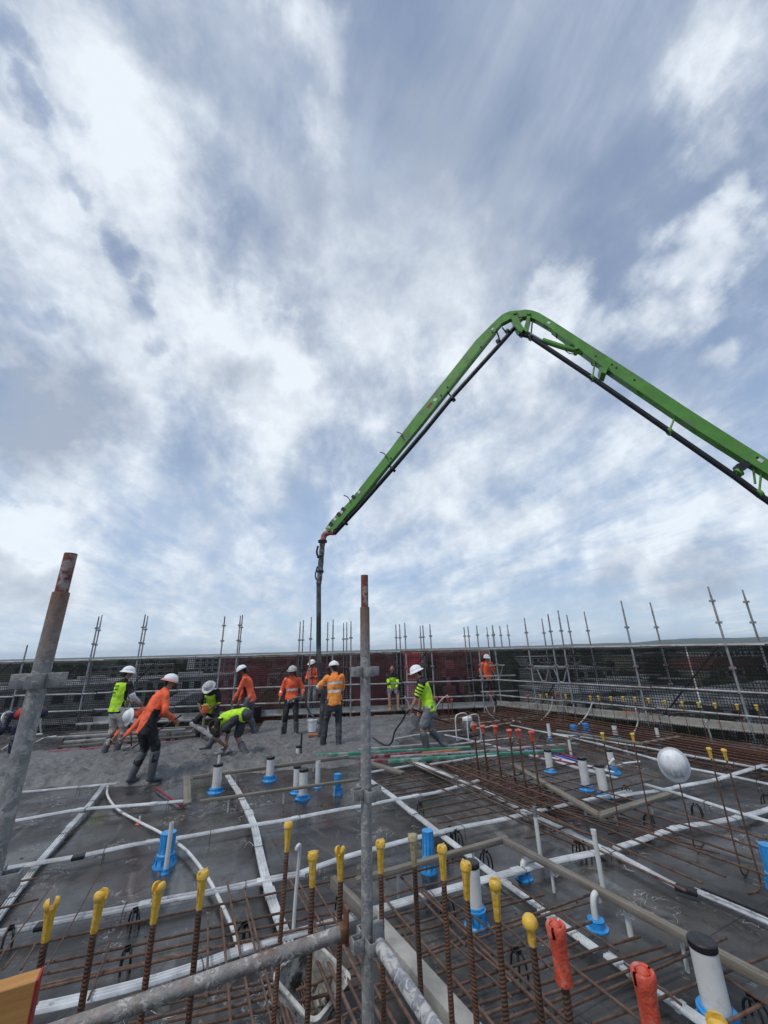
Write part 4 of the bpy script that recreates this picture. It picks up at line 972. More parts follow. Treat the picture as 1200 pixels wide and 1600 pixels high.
for i, (b_, tp, lb) in enumerate((((845, 1342), (839, 1262), 'upright white pipe with grey collar behind the timber rail'), ((943, 1392), (927, 1297), 'taller upright white pipe standing behind the timber rail'), ((986, 1464), (977, 1424), 'short white pipe in front of the timber rail'))):
    b = G(*b_); h = zat(*tp, b.x, b.y); t = thing('upright_pipe', lb, 'pipe', b)
    MB().pipe((0, 0, 0), (0, 0, h), .021, .018, 14).build('pipe', M_PVC, t)
    if i == 0: MB().pipe((0, 0, h - .08), (0, 0, h + .01), .024, .020, 14).build('collar', M_GALV, t)
    if i == 1: MB().pipe((0, 0, h - .035), (0, 0, h + .004), .0245, .020, 14).build('socket', M_PVC, t)
# bent conduits by the black-lidded pipes, coloured lines on the deck
M_CBLUE = plain('blue_conduit', (.05, .10, .42), .45); M_CRED = plain('maroon_conduit', (.24, .02, .05), .45); M_CLIL = plain('lilac_conduit', (.30, .28, .50), .45)
for i, (a, b_, m_, lb) in enumerate((((805, 1163), (905, 1187), M_CRED, 'upper maroon conduit of the coloured bundle beside the pipes'), ((800, 1173), (905, 1199), M_CRED, 'lower maroon conduit of the coloured bundle beside the pipes'), ((812, 1168), (905, 1190), M_CBLUE, 'blue conduit in the coloured bundle beside the pipes'),
                                    ((818, 1172), (905, 1194), M_CLIL, 'lilac conduit in the coloured bundle beside the pipes'), ((795, 1174), (960, 1207), M_PVC, 'white conduit along the coloured bundle'), ((872, 1158), (1000, 1190), M_RUSTX, 'rust brown conduit crossing behind the pipes'))):
    a3, b3 = G(*a, .08), G(*b_, .08); conduit([a3, (a3 + b3) / 2 + Vector((.01, .02, .03)), b3], .017, lb, m_)
arc([(905, 1197), (915, 1200), (925, 1204), (948, 1204)], 'white conduit elbow between the black-lidded pipes', (925, 1208), .018)
arc([(945, 1207), (950, 1198), (957, 1188), (960, 1186)], 'white branch pipe leaning by the rear lidded pipe', (950, 1208), .022)
arc([(962, 1197), (975, 1193), (990, 1191), (1000, 1190)], 'white conduit right of the blue dome', (975, 1200), .016)

# ---------------------------------------------------------------- pipe sleeves with blue cast-in collars
def blue_collar(m, r, h, flange=True):
    m.lathe([(r * 1.75, 0), (r * 1.75, .012), (r * 1.55, .018), (r * 1.38, .03), (r * 1.34, h * .72), (r * 1.42, h * .74), (r * 1.42, h * .86), (r * 1.22, h * .88), (r * 1.20, h), (r * 1.02, h), (r * 1.02, h * .9)], 28)
    for k in range(12):
        a = k * math.pi / 6; rot = Matrix.Rotation(a, 3, 'Z'); m.box(rot @ Vector((r * 1.40, 0, h * .36)), (r * .14, .006, h * .66), rot)
    for k in range(4):
        a = k * math.pi / 2 + .4; rot = Matrix.Rotation(a, 3, 'Z'); m.box(rot @ Vector((r * 1.85, 0, .008)), (r * .35, r * .5, .014), rot)
    return m
def sleeve(bpx, toppx, r, label, lid=True, collar=.09, z0=0., hh=None, inner=None):
    b = G(*bpx); h = zat(*toppx, b.x, b.y) if hh is None else hh
    t = thing('pipe_sleeve', label, 'pipe', b, random.uniform(0, 3))
    MB().pipe((0, 0, .01), (0, 0, h), r, r * .93, 28).build('pipe', M_PVC, t)
    if collar: blue_collar(MB(), r, collar).build('collar', M_BLUE, t)
    if lid: MB().lathe([(r * 1.035, h - .028), (r * 1.06, h - .024), (r * 1.06, h + .004), (r * .98, h + .010), (0, h + .010)], 28).build('lid', M_BLACK, t)
    if inner: MB().pipe((0, 0, h), (0, 0, inner), .022, .019, 12).build('thin_pipe', M_PVC, t)
    return t
sl = [((337, 1238), (341, 1194), .070, 'black-lidded white pipe with thin pipe on top at edge of the concrete', 1, .075, 'i'),
      ((421, 1220), (423, 1183), .066, 'black-lidded pipe in blue collar nearest the edge of the concrete', 1, .09, 0),
      ((463, 1239), (465, 1197), .055, 'left pipe of the close pair of white pipes left of the post', 1, .05, 0), ((473, 1248), (475, 1202), .065, 'right black-lidded pipe of the close pair left of the post', 1, .06, 0),
      ((496, 1231), (498, 1189), .040, 'slim unlidded white pipe in blue collar left of the post', 0, .05, 0),
      ((465, 1190), (466, 1166), .045, 'white pipe standing in the fresh concrete', 1, 0, 0),
      ((745, 1447), (741, 1348), .058, 'big black-lidded white pipe in blue collar right of the central post', 1, .13, 0),
      ((1127, 1606), (1095, 1470), .072, 'largest white pipe with black lid at lower right', 1, .09, 0),
      ((860, 1206), (864, 1172), .060, 'black-lidded pipe left of the other three behind the orange caps', 1, .05, 0),
      ((917, 1234), (912, 1184), .064, 'black-lidded pipe in the middle of the three, behind the timber', 1, .07, 0), ((945, 1245), (938, 1195), .062, 'black-lidded pipe nearest in the group behind the timber', 1, .07, 0),
      ((957, 1203), (951, 1171), .062, 'black-lidded pipe rearmost of the group, with slanting branch', 1, 0, 0),
      ((860, 1157), (858, 1131), .038, 'slim white pipe in blue collar at the foot of the edge cage', 0, .06, 0), ((963, 1153), (959, 1131), .055, 'short white pipe in blue collar inside the dark edge cage', 1, .05, 0), ((1031, 1163), (1027, 1138), .035, 'slim white pipe in blue collar above the helmet', 0, .07, 0),
      ((893, 1183), (890, 1156), .026, 'thin white upright pipe behind the coloured conduits', 0, 0, 0)]
for b_, tp, r, lb, lid, col, x in sl:
    sleeve(b_, tp, r, lb, lid, col, inner=(zat(342, 1180, G(*b_).x, G(*b_).y) if x else None))
def cast_in(px, top, r, label, pleat=True):
    b = G(*px); h = zat(*top, b.x, b.y); m = MB()
    m.lathe([(r * 1.55, 0), (r * 1.55, .012), (r * 1.35, .03), (r * 1.18, h * .28), (r * 1.2, h * .30), (r * 1.2, h * .36), (r, h * .40), (r * .94, h * .97), (r * 1.0, h * .975), (r * 1.0, h), (r * .2, h), (0, h - .004)], 28)
    for k in range(10):
        a = k * math.pi / 5; rot = Matrix.Rotation(a, 3, 'Z'); m.box(rot @ Vector((r * 1.25, 0, h * .14)), (r * .4, .006, h * .26), rot)
        m.box(rot @ Vector((r * .99, 0, h * .68)), (.008, .008, h * .55), rot)
    return tag(m.build('cast_in_sleeve', M_BLUE, None, b), label, 'sleeve')
cast_in((527, 1241), (527, 1209), .055, 'blue cast-in sleeve just left of the central post')
cast_in((671, 1362), (670, 1297), .056, 'plain blue cylinder behind the timber frame')
cast_in((898, 1150), (897, 1133), .075, 'left blue sleeve of the pair by the edge cage'); cast_in((917, 1146), (915, 1130), .075, 'right blue sleeve of the pair by the edge cage')
cast_in((1219, 1392), (1212, 1322), .062, 'tall blue sleeve cut off by the right edge'); cast_in((960, 1208), (960, 1199), .07, 'low blue dome beside the lidded pipes')
cast_in((257, 1352), (264, 1300), .075, 'tall double-walled blue sleeve on the left of the deck')
o = sleeve((258, 1366), (268, 1285), .022, 'slim white pipe in low blue collar leaning on the tall blue sleeve', 0, .05)
for (px, lb, dx) in (((933, 1450), 'blue floor flange with white elbow below the timber rail', 1), ((819, 1372), 'blue floor flange with white elbow behind the timber corner', -1)):
    b = G(*px); t = thing('floor_flange', lb, 'pipe fitting', b)
    m = MB().lathe([(.085, 0), (.085, .008), (.062, .012), (.058, .05), (.062, .055), (.05, .06), (.026, .06)], 28); m.build('flange', M_BLUE, t)
    if dx > 0: MB().tube(spline([(0, 0, .03), (0, 0, .10), (.004, 0, .15), (.02, .0, .19), (.055, .0, .20), (.07, 0, .15)], 6), .024, 14).build('elbow', M_PVC, t)
    else: MB().tube(spline([(0, 0, .03), (0, 0, .08), (.01, .0, .115), (.05, .005, .13), (.12, .01, .13), (.16, .01, .11)], 6), .026, 14).build('elbow', M_PVC, t)

# ---------------------------------------------------------------- black bar chairs
m = MB()
for s_ in (-1, 1):
    m.tube(spline([(s_ * .030, -.055, 0), (s_ * .026, -.045, .07), (s_ * .018, -.02, .105), (s_ * .018, .02, .105), (s_ * .026, .045, .07), (s_ * .030, .055, 0)], 4), .0075, 6)
m.box((0, 0, .106), (.045, .030, .012)); m.box((0, -.018, .118), (.04, .006, .018)); m.box((0, .018, .118), (.04, .006, .018))
chair_me = m.mesh('bar_chair'); chair_me.materials.append(M_BLACK)
BC = [(657, 1272, 'under the left end of the short crosswise bars'), (705, 1312, 'crossed by the pale duct behind the blue cylinder'), (715, 1318, 'just right of the pale duct crossing'), (760, 1352, 'behind the timber frame corner'), (700, 1345, 'behind the timber, beside the blue cylinder'),
      (980, 1243, 'behind the timber end near the thin capped bars'), (1090, 1273, 'below the hanging helmet'), (1015, 1290, 'between the thin capped bars'), (905, 1335, 'under the long duct in mid grid'), (915, 1338, 'close to the upright white pipe under the grid'),
      (380, 1475, 'beside the end of the snaking conduit'), (532, 1425, 'just left of the central post foot'), (208, 1450, 'behind the third yellow cap from the timber'), (195, 1515, 'between the second and third capped bars'), (10, 1480, 'at the far left edge on the twin duct'),
      (812, 1520, 'left of the orange mortar-crusted cap'), (700, 1430, 'behind the yellow cap in front of the blue cylinder'), (1186, 1600, 'at the lower right corner'), (800, 1172, 'among the orange capped bars, rear'), (893, 1138, 'by the pair of blue sleeves'), (848, 1160, 'by the slim blue-collared pipe'), (860, 1278, 'under the red rusty cage'), (1200, 1258, 'at the right edge under duct')]
for x, y, lb in BC:
    o = link('bar_chair', chair_me, None, G(x, y)); o.rotation_euler = (0, 0, random.uniform(-.3, .3)); s = 1.0 if y > 1200 else 1.1; o.scale = (s, s, s)
    tag(o, 'black plastic bar chair ' + lb, 'bar chair', 'black bar chairs')

# ---------------------------------------------------------------- timbers
def timber(pa, pb, z, w, h, label, mat=None, legs=0, cat='timber', name='timber'):
    a, b = G(*pa, z), G(*pb, z); o = MB()
    L = (b - a).length; d = b - a
    t = thing(name, label, cat, (a.x, a.y, a.z - h / 2)); t.rotation_euler = (0, 0, math.atan2(d.y, d.x))
    m = MB(); n = max(2, int(L / .3)); rr_ = random.Random(len(label))
    m.box((L / 2, 0, 0), (L, w, h), bev=.004); m.build('beam', mat or M_TIMB, t)
    for i in range(legs):
        x = L * (i + .5) / legs; MB().tube([(x, w * .55, -z + h / 2), (x, w * .55, 0)], .013, 8).build('leg', M_PVC, t)
    return t
timber((556, 1372), (792, 1306), .24, .055, .045, 'weathered timber rail crossing behind the yellow-capped bars', legs=2)
timber((788, 1309), (1215, 1533), .24, .06, .05, 'long weathered timber rail slanting down to the right edge', legs=2)
timber((520, 1368), (585, 1432), .24, .05, .09, 'grey timber behind the foot of the central post', M_TIMB)
timber((575, 1420), (760, 1628), .22, .11, .10, 'wide grey form board with yellow chalk mark beside the right handrail', M_GLED)
timber((800, 1192), (937, 1272), .20, .09, .04, 'weathered plank running in front of the black-lidded pipes', legs=3)
timber((934, 1272), (1045, 1238), .20, .09, .04, 'dark weathered plank running from the pipes to the helmet', legs=2)
timber((870, 1140), (1000, 1160), .20, .07, .04, 'grey plank above the pair of blue sleeves', legs=3)
timber((1000, 1160), (1062, 1150), .20, .07, .04, 'short grey plank ending above the helmet', legs=1)
timber((302, 1212), (545, 1180), .20, .06, .05, 'grey edge plank at the front of the wet concrete', legs=2)
timber((312, 1250), (560, 1216), .20, .05, .035, 'straight pale timber in front of the white pipes', legs=3)
timber((292, 1212), (293, 1254), .20, .10, .035, 'short pale plank end beside the straight timber', legs=0)
timber((572, 1188), (630, 1206), .16, .09, .05, 'mortar-covered timber offcut right of the central post')
timber((740, 1130), (842, 1118), .12, .10, .09, 'grey timber lying in front of the corner worker')
timber((690, 1124), (760, 1117), .12, .12, .08, 'pale timber behind the red capped clump')
t_ = timber((243, 1229), (287, 1260), .05, .028, .02, 'maroon and white measuring stick lying before the concrete', M_CRED, name='measuring_stick', cat='stick')
# long form boards stacked at the left behind the crew, and the coloured lengths by the post
TL = [((92, 1165), (330, 1146), .14, M_TIMB, 'grey board behind the bent orange worker'), ((100, 1158), (300, 1142), .22, M_PLANK, 'pale metal length behind the pale-trousered worker'), ((120, 1130), (300, 1124), .42, M_PLANK, 'upper pale metal length at left scaffold foot'),
      ((110, 1146), (310, 1134), .28, M_TIMB, 'brown board in the stack at left scaffold foot'), ((70, 1152), (290, 1138), .30, M_PLANK, 'long pale board low in the left stack'), ((75, 1174), (305, 1156), .10, M_CRED, 'dark red length on the concrete behind the crew')]
for pa, pb, z, m_, lb in TL:
    o = timber(pa, pb, z, .09, .045, lb, m_)
    if z > .1:
        for f_ in (.12, .5, .88):
            L_ = (G(*pb, z) - G(*pa, z)).length; MB().box((L_ * f_, 0, -z / 2 + .0), (.08, .09, z - .045)).build('bearer', M_TIMB, o)
M_GREENB = plain('green_board_edge', (.035, .22, .14), .6, 0, .2, 3, dirt=(.35, .36, .34), dirt_amt=.7, dscale=3)
M_ORB = plain('orange_board_edge', (.36, .12, .05), .6, 0, .2, 3, dirt=(.3, .25, .2), dirt_amt=.5)
M_MARB = plain('maroon_board_edge', (.17, .018, .04), .6, 0, .2, 3, dirt=(.3, .28, .28), dirt_amt=.6)
for pa, pb, z, m_, lb in (((494, 1178), (735, 1166), .18, M_GREENB, 'green edged straightedge crossing behind the central post'), ((606, 1187), (880, 1170), .18, M_GREENB, 'green edged straightedge lying nearer on the bars'), ((660, 1175), (716, 1170), .20, M_ORB, 'short orange edged length between the green ones'),
                        ((560, 1188), (616, 1186), .16, M_MARB, 'maroon edged length just right of the central post'), ((575, 1180), (657, 1174), .19, M_MARB, 'maroon edged length between green ones'), ((560, 1170), (690, 1160), .16, M_PLANK, 'pale straightedge behind the green ones'), ((610, 1181), (760, 1172), .17, M_PLANK, 'pale straightedge between the green ones'), ((760, 1171), (905, 1160), .14, M_PLANK, 'pale straightedge behind orange capped bars')):
    timber(pa, pb, z, .07, .055, lb, m_, name='straightedge', cat='straightedge')
# red-ended veneer timber close to the camera
c0 = at(66, 1511, .90); t = thing('timber', 'yellow veneer timber with red painted end at the lower left corner', 'timber', c0, .02)
MB().box((-.6, -.0225, -.11), (1.2, .045, .22), bev=.002).build('beam', M_LVL, t, smooth=False)
MB().box((.0015, -.0225, -.11), (.004, .0455, .2205)).build('painted_end', M_RED, t, smooth=False)
# steel truss at the right edge, dropped wire clips
t = thing('bar_truss', 'black steel lattice spacer lying at the right edge of the deck', 'spacer', (0, 0, 0))
a, b = G(1096, 1388, .12), G(1230, 1442, .12); a0, b0 = G(1100, 1392, .0), G(1225, 1447, .0)
MB().tube([a, b], .009, 6).build('top_bar', M_BLACK, t); MB().tube([a0, b0], .007, 6).build('bottom_bar', M_BLACK, t)
zig = [(a.lerp(b, i / 8) if i % 2 else a0.lerp(b0, i / 8)) for i in range(9)]; MB().tube(zig, .006, 6).build('lacing', M_BLACK, t)
M_WIRECL = plain('bright_wire', (.45, .45, .44), .4, .6, .1)
for i, (x, y) in enumerate(((865, 1302), (990, 1362), (1185, 1445), (212, 1342), (372, 1278), (382, 1325), (1120, 1265), (655, 1292), (868, 1362), (1055, 1305), (905, 1320))):
    p = G(x, y, .004); o = MB().tube([(0, 0, 0), (.03, .05, .01), (.07, .04, .03), (.10, -.02, .0), (.07, -.04, .01)], .0028, 5).build('wire_clip', M_WIRECL, None, p); o.rotation_euler = (0, 0, i * 1.3)
    tag(o, ['bent wire clip between the long bars', 'bent wire clip by the long duct', 'larger bent wire clip at lower right', 'wire clip before the tall blue sleeve', 'wire clip under the pale timber', 'wire clip beside the curving duct', 'wire clip below the helmet', 'wire clip near the blue cylinder', 'wire clip beside the blue flange', 'wire clip at foot of the thin bars', 'wire clip under the wide grid'][i], 'wire clip', 'dropped wire clips')

# ---------------------------------------------------------------- loose equipment
# splattered tub under the left handrail
t = thing('mortar_tub', 'mortar-splattered white tub standing below the left handrail', 'tub', (.93, 3.12, .02), .35)
M_TUBI = plain('splattered_tub', (.36, .35, .32), .8, 0, .5, 9, .8, 40, dirt=(.05, .045, .04), dirt_amt=1.0, dscale=7)
m = MB(); prof_o, prof_i = [], []
def rrect(w, d, r, z, n=5):
    out = []
    for cx_, cy_, a0_ in ((w / 2 - r, d / 2 - r, 0), (-w / 2 + r, d / 2 - r, 90), (-w / 2 + r, -d / 2 + r, 180), (w / 2 - r, -d / 2 + r, 270)):
        for k in range(n): an = R(a0_ + 90 * k / (n - 1)); out.append(Vector((cx_ + r * math.cos(an), cy_ + r * math.sin(an), z)))
    return out
rg = [rrect(.26, .30, .05, 0), rrect(.36, .40, .06, .24), rrect(.40, .44, .06, .245), rrect(.40, .44, .06, .26), rrect(.35, .39, .055, .26), rrect(.34, .38, .055, .22), rrect(.25, .29, .05, .02)]
vs = [v for r_ in rg for v in r_]; n_ = len(rg[0]); fs = [(i * n_ + j, i * n_ + (j + 1) % n_, (i + 1) * n_ + (j + 1) % n_, (i + 1) * n_ + j) for i in range(len(rg) - 1) for j in range(n_)]
fs += [tuple(range(n_ - 1, -1, -1)), tuple((len(rg) - 1) * n_ + j for j in range(n_))]
MB().add(vs, fs).build('tub_shell', M_TUBI, t)
for i in range(5): MB().tube([(-.1 + .02 * i, -.12, .04 + .006 * i), (.0 + .018 * i, .12, .10 + .006 * i)], .005, 6).build('steel_offcut', M_RUSTX, t)
t.rotation_euler = (.25, -.1, .5); t.scale = (.86, .86, .86)
# vibrator drive in a hoop frame
b = G(733, 1158); t = thing('power_unit', 'small motor in a white hoop frame left of the orange capped bars', 'machine', b, .3)
for y_ in (-.17, .17): MB().tube(spline([(-.24, y_, .02), (-.25, y_, .3), (-.22, y_, .52), (-.1, y_, .57), (.1, y_, .57), (.22, y_, .52), (.25, y_, .3), (.24, y_, .02), (0, y_, .02), (-.24, y_, .02)], 4), .014, 8).build('hoop', M_PVC, t)
MB().box((0, 0, .12), (.4, .3, .03), bev=.005).build('base_plate', M_DKST, t)
MB().box((.02, 0, .32), (.22, .22, .2), bev=.02).build('engine', plain('engine_grey', (.16, .17, .17), .5, .3, .4, 14), t)
MB().lathe([(.08, 0), (.10, .01), (.10, .05), (.04, .07), (0, .07)], 18, axis=Matrix.Rotation(R(90), 3, 'X'), c=(.02, -.11, .32)).build('recoil_cover', M_SCAF, t)
MB().box((0, 0, .47), (.2, .16, .09), bev=.02).build('fuel_tank', M_WHITE, t)
# buckets
def bucket(px, r, h, mat, label, base=None):
    t = thing('bucket', label, 'bucket', G(*px, .12)); MB().lathe([(r * .8, 0), (r, h), (r * 1.06, h), (r * 1.06, h - .03), (r * 1.0, h - .03)], 20).build('shell', mat, t)
    MB().lathe([(r * .78, .01), (r * .96, h)], 20).build('lining', mat, t)
    MB().tube(spline([(-r, 0, h - .02), (-r * .7, .05, h + .06), (0, .07, h + .09), (r * .7, .05, h + .06), (r, 0, h - .02)], 4), .005, 5).build('handle', M_DKST, t); return t
bucket((487, 1143), .13, .28, M_WHITE, 'white bucket standing on concrete beside the concrete hose'); bucket((399, 1122), .19, .34, M_BLACK, 'large black bucket behind the orange-shirted worker at the rail')
tag(MB().box((0, 0, 0), (.34, .16, .05), bev=.004).build('timber_block', M_ORB, None, G(493, 1148, .15)), 'reddish block lying under the white bucket', 'block')
# loose hose coil on the right walkway, rolls
cc = on_line(1072, RA, rt, .35, rn, y=1110); cc.z = .30
pts = [cc + rt * (.42 * math.cos(a)) + rn * (.20 * math.sin(a)) + Vector((0, 0, .10 * math.sin(a) + .01 * i)) for i in range(2) for a in [k * .4 + i * .1 for k in range(16)]]
tag(MB().tube(pts, .016, 7).build('hose_coil', M_BLACK), 'black hose coiled loosely on the right walkway', 'hose')
for px, lb, m_ in ((1020, 'rolled grey material on the right walkway', M_TIMB), (985, 'red brown block on the right walkway', M_ORB)):
    c_ = on_line(px, RA, rt, .35, rn, y=1115); tag(MB().beam(c_ + rt * -.2 + Vector((0, 0, .29)), c_ + rt * .22 + Vector((0, 0, .29)), .13, .11, bev=.02).build('bundle', m_), lb, 'bundle')
# steel rod stub standing in the concrete
b = G(470, 1182, .1); tag(MB().tube([b, b + Vector((.0, 0, .42))], .018, 8).build('marker_rod', M_DKST), 'short black rod standing in concrete behind the lidded pipes', 'rod')

# helmet hanging on the thin bar
def helmet_mb(r=.125, brim=.0, peak=.055, k=(1.0, 1.14)):
    m = MB(); seg = 28; prof = [(0, 1.0), (.28, .96), (.52, .86), (.74, .68), (.90, .45), (.985, .2), (1.0, 0.0), (1.03, -.04)]
    vs = []; fs = []
    for pr, pz in prof[1:]:
        for j in range(seg):
            a = 2 * math.pi * j / seg; f = max(0, math.sin(a)) ** 6; e = 1 + (0)
            rr_ = pr * r
            if pr > 1.01: rr_ += brim * r + peak * max(0, math.sin(a)) ** 1.5
            ridge = .012 * math.exp(-((math.cos(a)) / .16) ** 2) * (1 if math.sin(a) > -.9 else .6) * (pr < .95)
            vs.append(Vector((rr_ * k[0] * math.cos(a), rr_ * k[1] * math.sin(a), pz * r * .92 + ridge)))
    n = len(prof) - 1; vs.append(Vector((0, 0, r * .92 + .012)))
    for j in range(seg): fs.append((j, (j + 1) % seg, len(vs) - 1))
    for i in range(n - 1):
        for j in range(seg): q = (j + 1) % seg; fs.append((i * seg + j, (i + 1) * seg + j, (i + 1) * seg + q, i * seg + q))
    fs.append(tuple((n - 1) * seg + j for j in range(seg)))
    return m.add(vs, fs)
wq = (G(1088, 1335) - Vector((0, 0, EYE))).dot(_f)
c_ = at(1052, 1192, wq); t = thing('hard_hat', 'white hard hat with scratches hung on a thin upright bar', 'hard hat', c_)
helmet_mb(.118, .16, .04).build('shell', M_WHITE, t)
for dx_ in (-.045, .045):
    MB().loft([(Vector((dx_ * k_, .135 * math.cos(a_), .112 * math.sin(a_) + .003)), .008, .007) for a_, k_ in ((R(28), .9), (R(50), 1), (R(75), 1), (R(100), 1), (R(125), 1), (R(150), .9))], 8).build('shell_ridge', M_WHITE, t)
MB().loft([((0, .12, -.006), .092, .006), ((0, .165, -.018), .078, .005), ((0, .190, -.024), .05, .004)], 12, True, Vector((1, 0, 0))).build('peak', M_WHITE, t)
dirp = (_r * .30 + _u * -1.0 - _f * .1).normalized(); upp = (-_f * .80 + _u * .42 - _r * .45); upp = (upp - dirp * upp.dot(dirp)).normalized()
xx = dirp.cross(upp); t.rotation_euler = Matrix((xx, dirp, upp)).transposed().to_euler()

# ---------------------------------------------------------------- the near posts and handrails
def post(name_lb, X, Y, top, joint, zbot, levels, mats):
    t = thing('scaffold_post', name_lb, 'scaffold post', (X, Y, zbot))
    h = joint - zbot
    m = MB(); ph = [0, .2, .5, .9, h]; m.tube([(0, 0, q) for q in (0, h * .25, h * .5, h * .75, h)], .02415, 24); m.build('tube', mats[0], t)
    MB().pipe((0, 0, h - .01), (0, 0, top - zbot), .0190, .0155, 20).build('spigot', mats[1], t)
    for z in levels:
        m = MB(); zz = z - zbot
        for k in range(4):
            a = k * math.pi / 2 + .02; rot = Matrix.Rotation(a, 3, 'Z')
            m.box(rot @ Vector((.042, .017, zz)), (.044, .005, .042), rot, bev=.0015); m.box(rot @ Vector((.042, -.017, zz)), (.044, .005, .042), rot, bev=.0015)
            m.box(rot @ Vector((.064, 0, zz)), (.005, .039, .042), rot, bev=.0015)
        m.build('pressing', mats[0], t)
    return t
M_POSTT = mat_galv('rusty_top_tube', .06, base=(.30, .27, .25), rusty=.20)
M_SPIG = plain('red_painted_spigot', (.17, .042, .032), .6, .1, .3, 18, .4, 60, dirt=(.38, .34, .31), dirt_amt=.75, dscale=22)
k = NT('post_tube'); 
g = k.n('ShaderNodeNewGeometry'); sp_ = k.n('ShaderNodeSeparateXYZ'); k.l(g.outputs['Position'], sp_.inputs[0])
rust_up = k.math('ADD', sp_.outputs[2], k.math('MULTIPLY', k.math('SUBTRACT', k.noise(9, 6, .7), .5), .35))
base_c = k.mix(k.ramp(k.noise(26, 6, .7), .3, .7), (.19, .19, .19), (.33, .33, .325))
base_c = k.mix(k.ramp(k.noise(30, 9, .75, dist=.6), .50, .58, 0, .85), base_c, (.44, .43, .41))
base_c = k.mix(k.ramp(k.noise(55, 4, .7), .62, .68, 0, .5), base_c, (.10, .10, .10))
base_c = k.mix(k.math('MULTIPLY', k.ramp(rust_up, 2.03, 2.30), .88), base_c, k.mix(k.noise(20, 5), (.17, .085, .055), (.30, .16, .10)))
k.set(base_c, .62, .3); k.bump(k.math('ADD', k.noise(60, 5, .7), k.ramp(k.noise(30, 9, .75, dist=.6), .50, .58)), .6, .003); M_POST = k.m
fw = Vector((math.sin(YAW), math.cos(YAW), 0)); sd = Vector((math.cos(YAW), -math.sin(YAW), 0))
PX, PY = .80, 1.88
mid_post = post('speckled galvanised post with red spigot standing in the middle of the view', PX, PY, zat(564, 899, PX, PY), zat(565, 949, PX, PY), -.05, (2.0, 1.5, 1.0, .5), (M_POST, M_SPIG))
lp = fw * 1.30 + sd * -1.085
post('thick grey post with red spigot leaning in at the left', lp.x, lp.y, zat(110, 865, lp.x, lp.y), zat(99, 926, lp.x, lp.y), -.05, (2.035, 1.53, 1.03), (M_POST, M_SPIG))
t = thing('handrail_tube', 'grey rust-stained handrail tube running left from the central post', 'handrail', (PX - .07, PY + .09, 1.0), math.pi)
MB().tube([(0, 0, 0), (.6, 0, -.002), (1.2, 0, 0), (2.3, 0, .004)], .02415, 24).build('tube', M_GALVS, t)
m = MB().box((-.012, 0, .02), (.012, .045, .12), bev=.003); m.box((.004, 0, -.0), (.03, .052, .05), bev=.003); m.build('wedge_plate', M_POSTT if False else mat_galv('rusty_wedge', .0, base=(.26, .12, .07), rusty=.2), t)
t = thing('handrail_tube', 'blotched pale handrail tube slanting right from the central post', 'handrail', (PX + .03, PY - .05, 1.0), -math.pi / 2)
MB().tube([(0, 0, .0), (.5, 0, 0), (1.1, 0, 0), (2.0, 0, 0)], .02415, 24).build('tube', M_GALVP, t)
MB().box((-.01, 0, .02), (.012, .045, .10), bev=.003).build('wedge_plate', M_GALV, t)

# small rubbish on the deck: tie wire, chips, screws
m = MB(); rr = random.Random(11)
for i in range(520):
    x, y = rr.uniform(-2.2, 8.2), rr.uniform(2.0, 9.2)
    if y > edge_y(x) - .2 or y > 9: continue
    a = rr.uniform(0, 6.28); L = rr.uniform(.008, .05)
    if i % 3 == 0: m.box((x, y, .003), (L * .6, L * .35, .005), Matrix.Rotation(a, 3, 'Z'))
    else:
        d = Vector((math.cos(a), math.sin(a), 0)) * L; p = Vector((x, y, .004)); m.tube([p - d, p + Vector((0, 0, .004)), p + d + Vector((-d.y * .5, d.x * .5, .003))], .0016, 4)
tag(m.build('deck_litter', plain('wire_and_chips', (.10, .085, .07), .7, .1, .8, 3)), 'tie wire offcuts and timber chips scattered over the deck', 'litter', kind='stuff')

# ---------------------------------------------------------------- placing boom of the concrete pump
W0 = 11.3
bp0 = at(508, 835, W0); bpr = at(1200, 760, 8.0); ex = (bpr - bp0); ex.z = 0; ex.normalize(); ez = Vector((0, 0, 1)); en = ex.cross(ez).normalized()
if en.dot(fw) > 0: en = -en              # en points to the camera side
def BP(x, y):                            # picture column/row -> (s, z) in the boom's vertical plane
    d = ray(x, y); o = Vector((0, 0, EYE)); k = (bp0 - o).dot(en) / d.dot(en); p = o + d * k
    return ((p - bp0).dot(ex), p.z)
def B3(s, z, n=0.0): return bp0 + ex * s + Vector((0, 0, z - bp0.z)) + en * n
bo = Vector((bp0.x, bp0.y, 0)); tipz = bp0.z
boom = thing('pump_boom', 'bright green folding concrete pump boom reaching over the deck', 'boom')
def bprism(pxs, t, name, mat, nofs=0.0, parent=None):
    poly = [BP(*p) for p in pxs]
    m = MB().prism([(s, z) for s, z in poly], bo + en * nofs, ex, ez, en, t); return m.build(name, mat, parent or boom, smooth=False)
# tip section: slender box widening to the elbow, then bending over
bprism([(510, 827), (519, 814), (547, 785), (599, 719), (649, 653), (699, 591), (744, 534), (769, 509), (777, 501), (784, 495), (790, 491.5), (797, 489), (806, 488), (815, 488), (821, 495), (813, 502), (797, 501), (784, 508), (772, 521), (758, 538), (711, 597), (660, 662), (608, 728), (557, 792), (526, 826), (516, 834)], .07, 'tip_arm', M_GREEN)
bprism([(806, 490), (814, 488), (822, 487), (832, 488.5), (842, 492), (852, 498), (862, 504), (930, 548), (1000, 593), (1080, 646), (1155, 694), (1215, 732), (1330, 805), (1330, 826), (1215, 754), (1160, 721), (1120, 697), (1085, 672), (1030, 635), (975, 598), (940, 574), (918, 558), (895, 540), (862, 517), (838, 503), (824, 497), (810, 499)], .085, 'main_arm', M_GREEN)
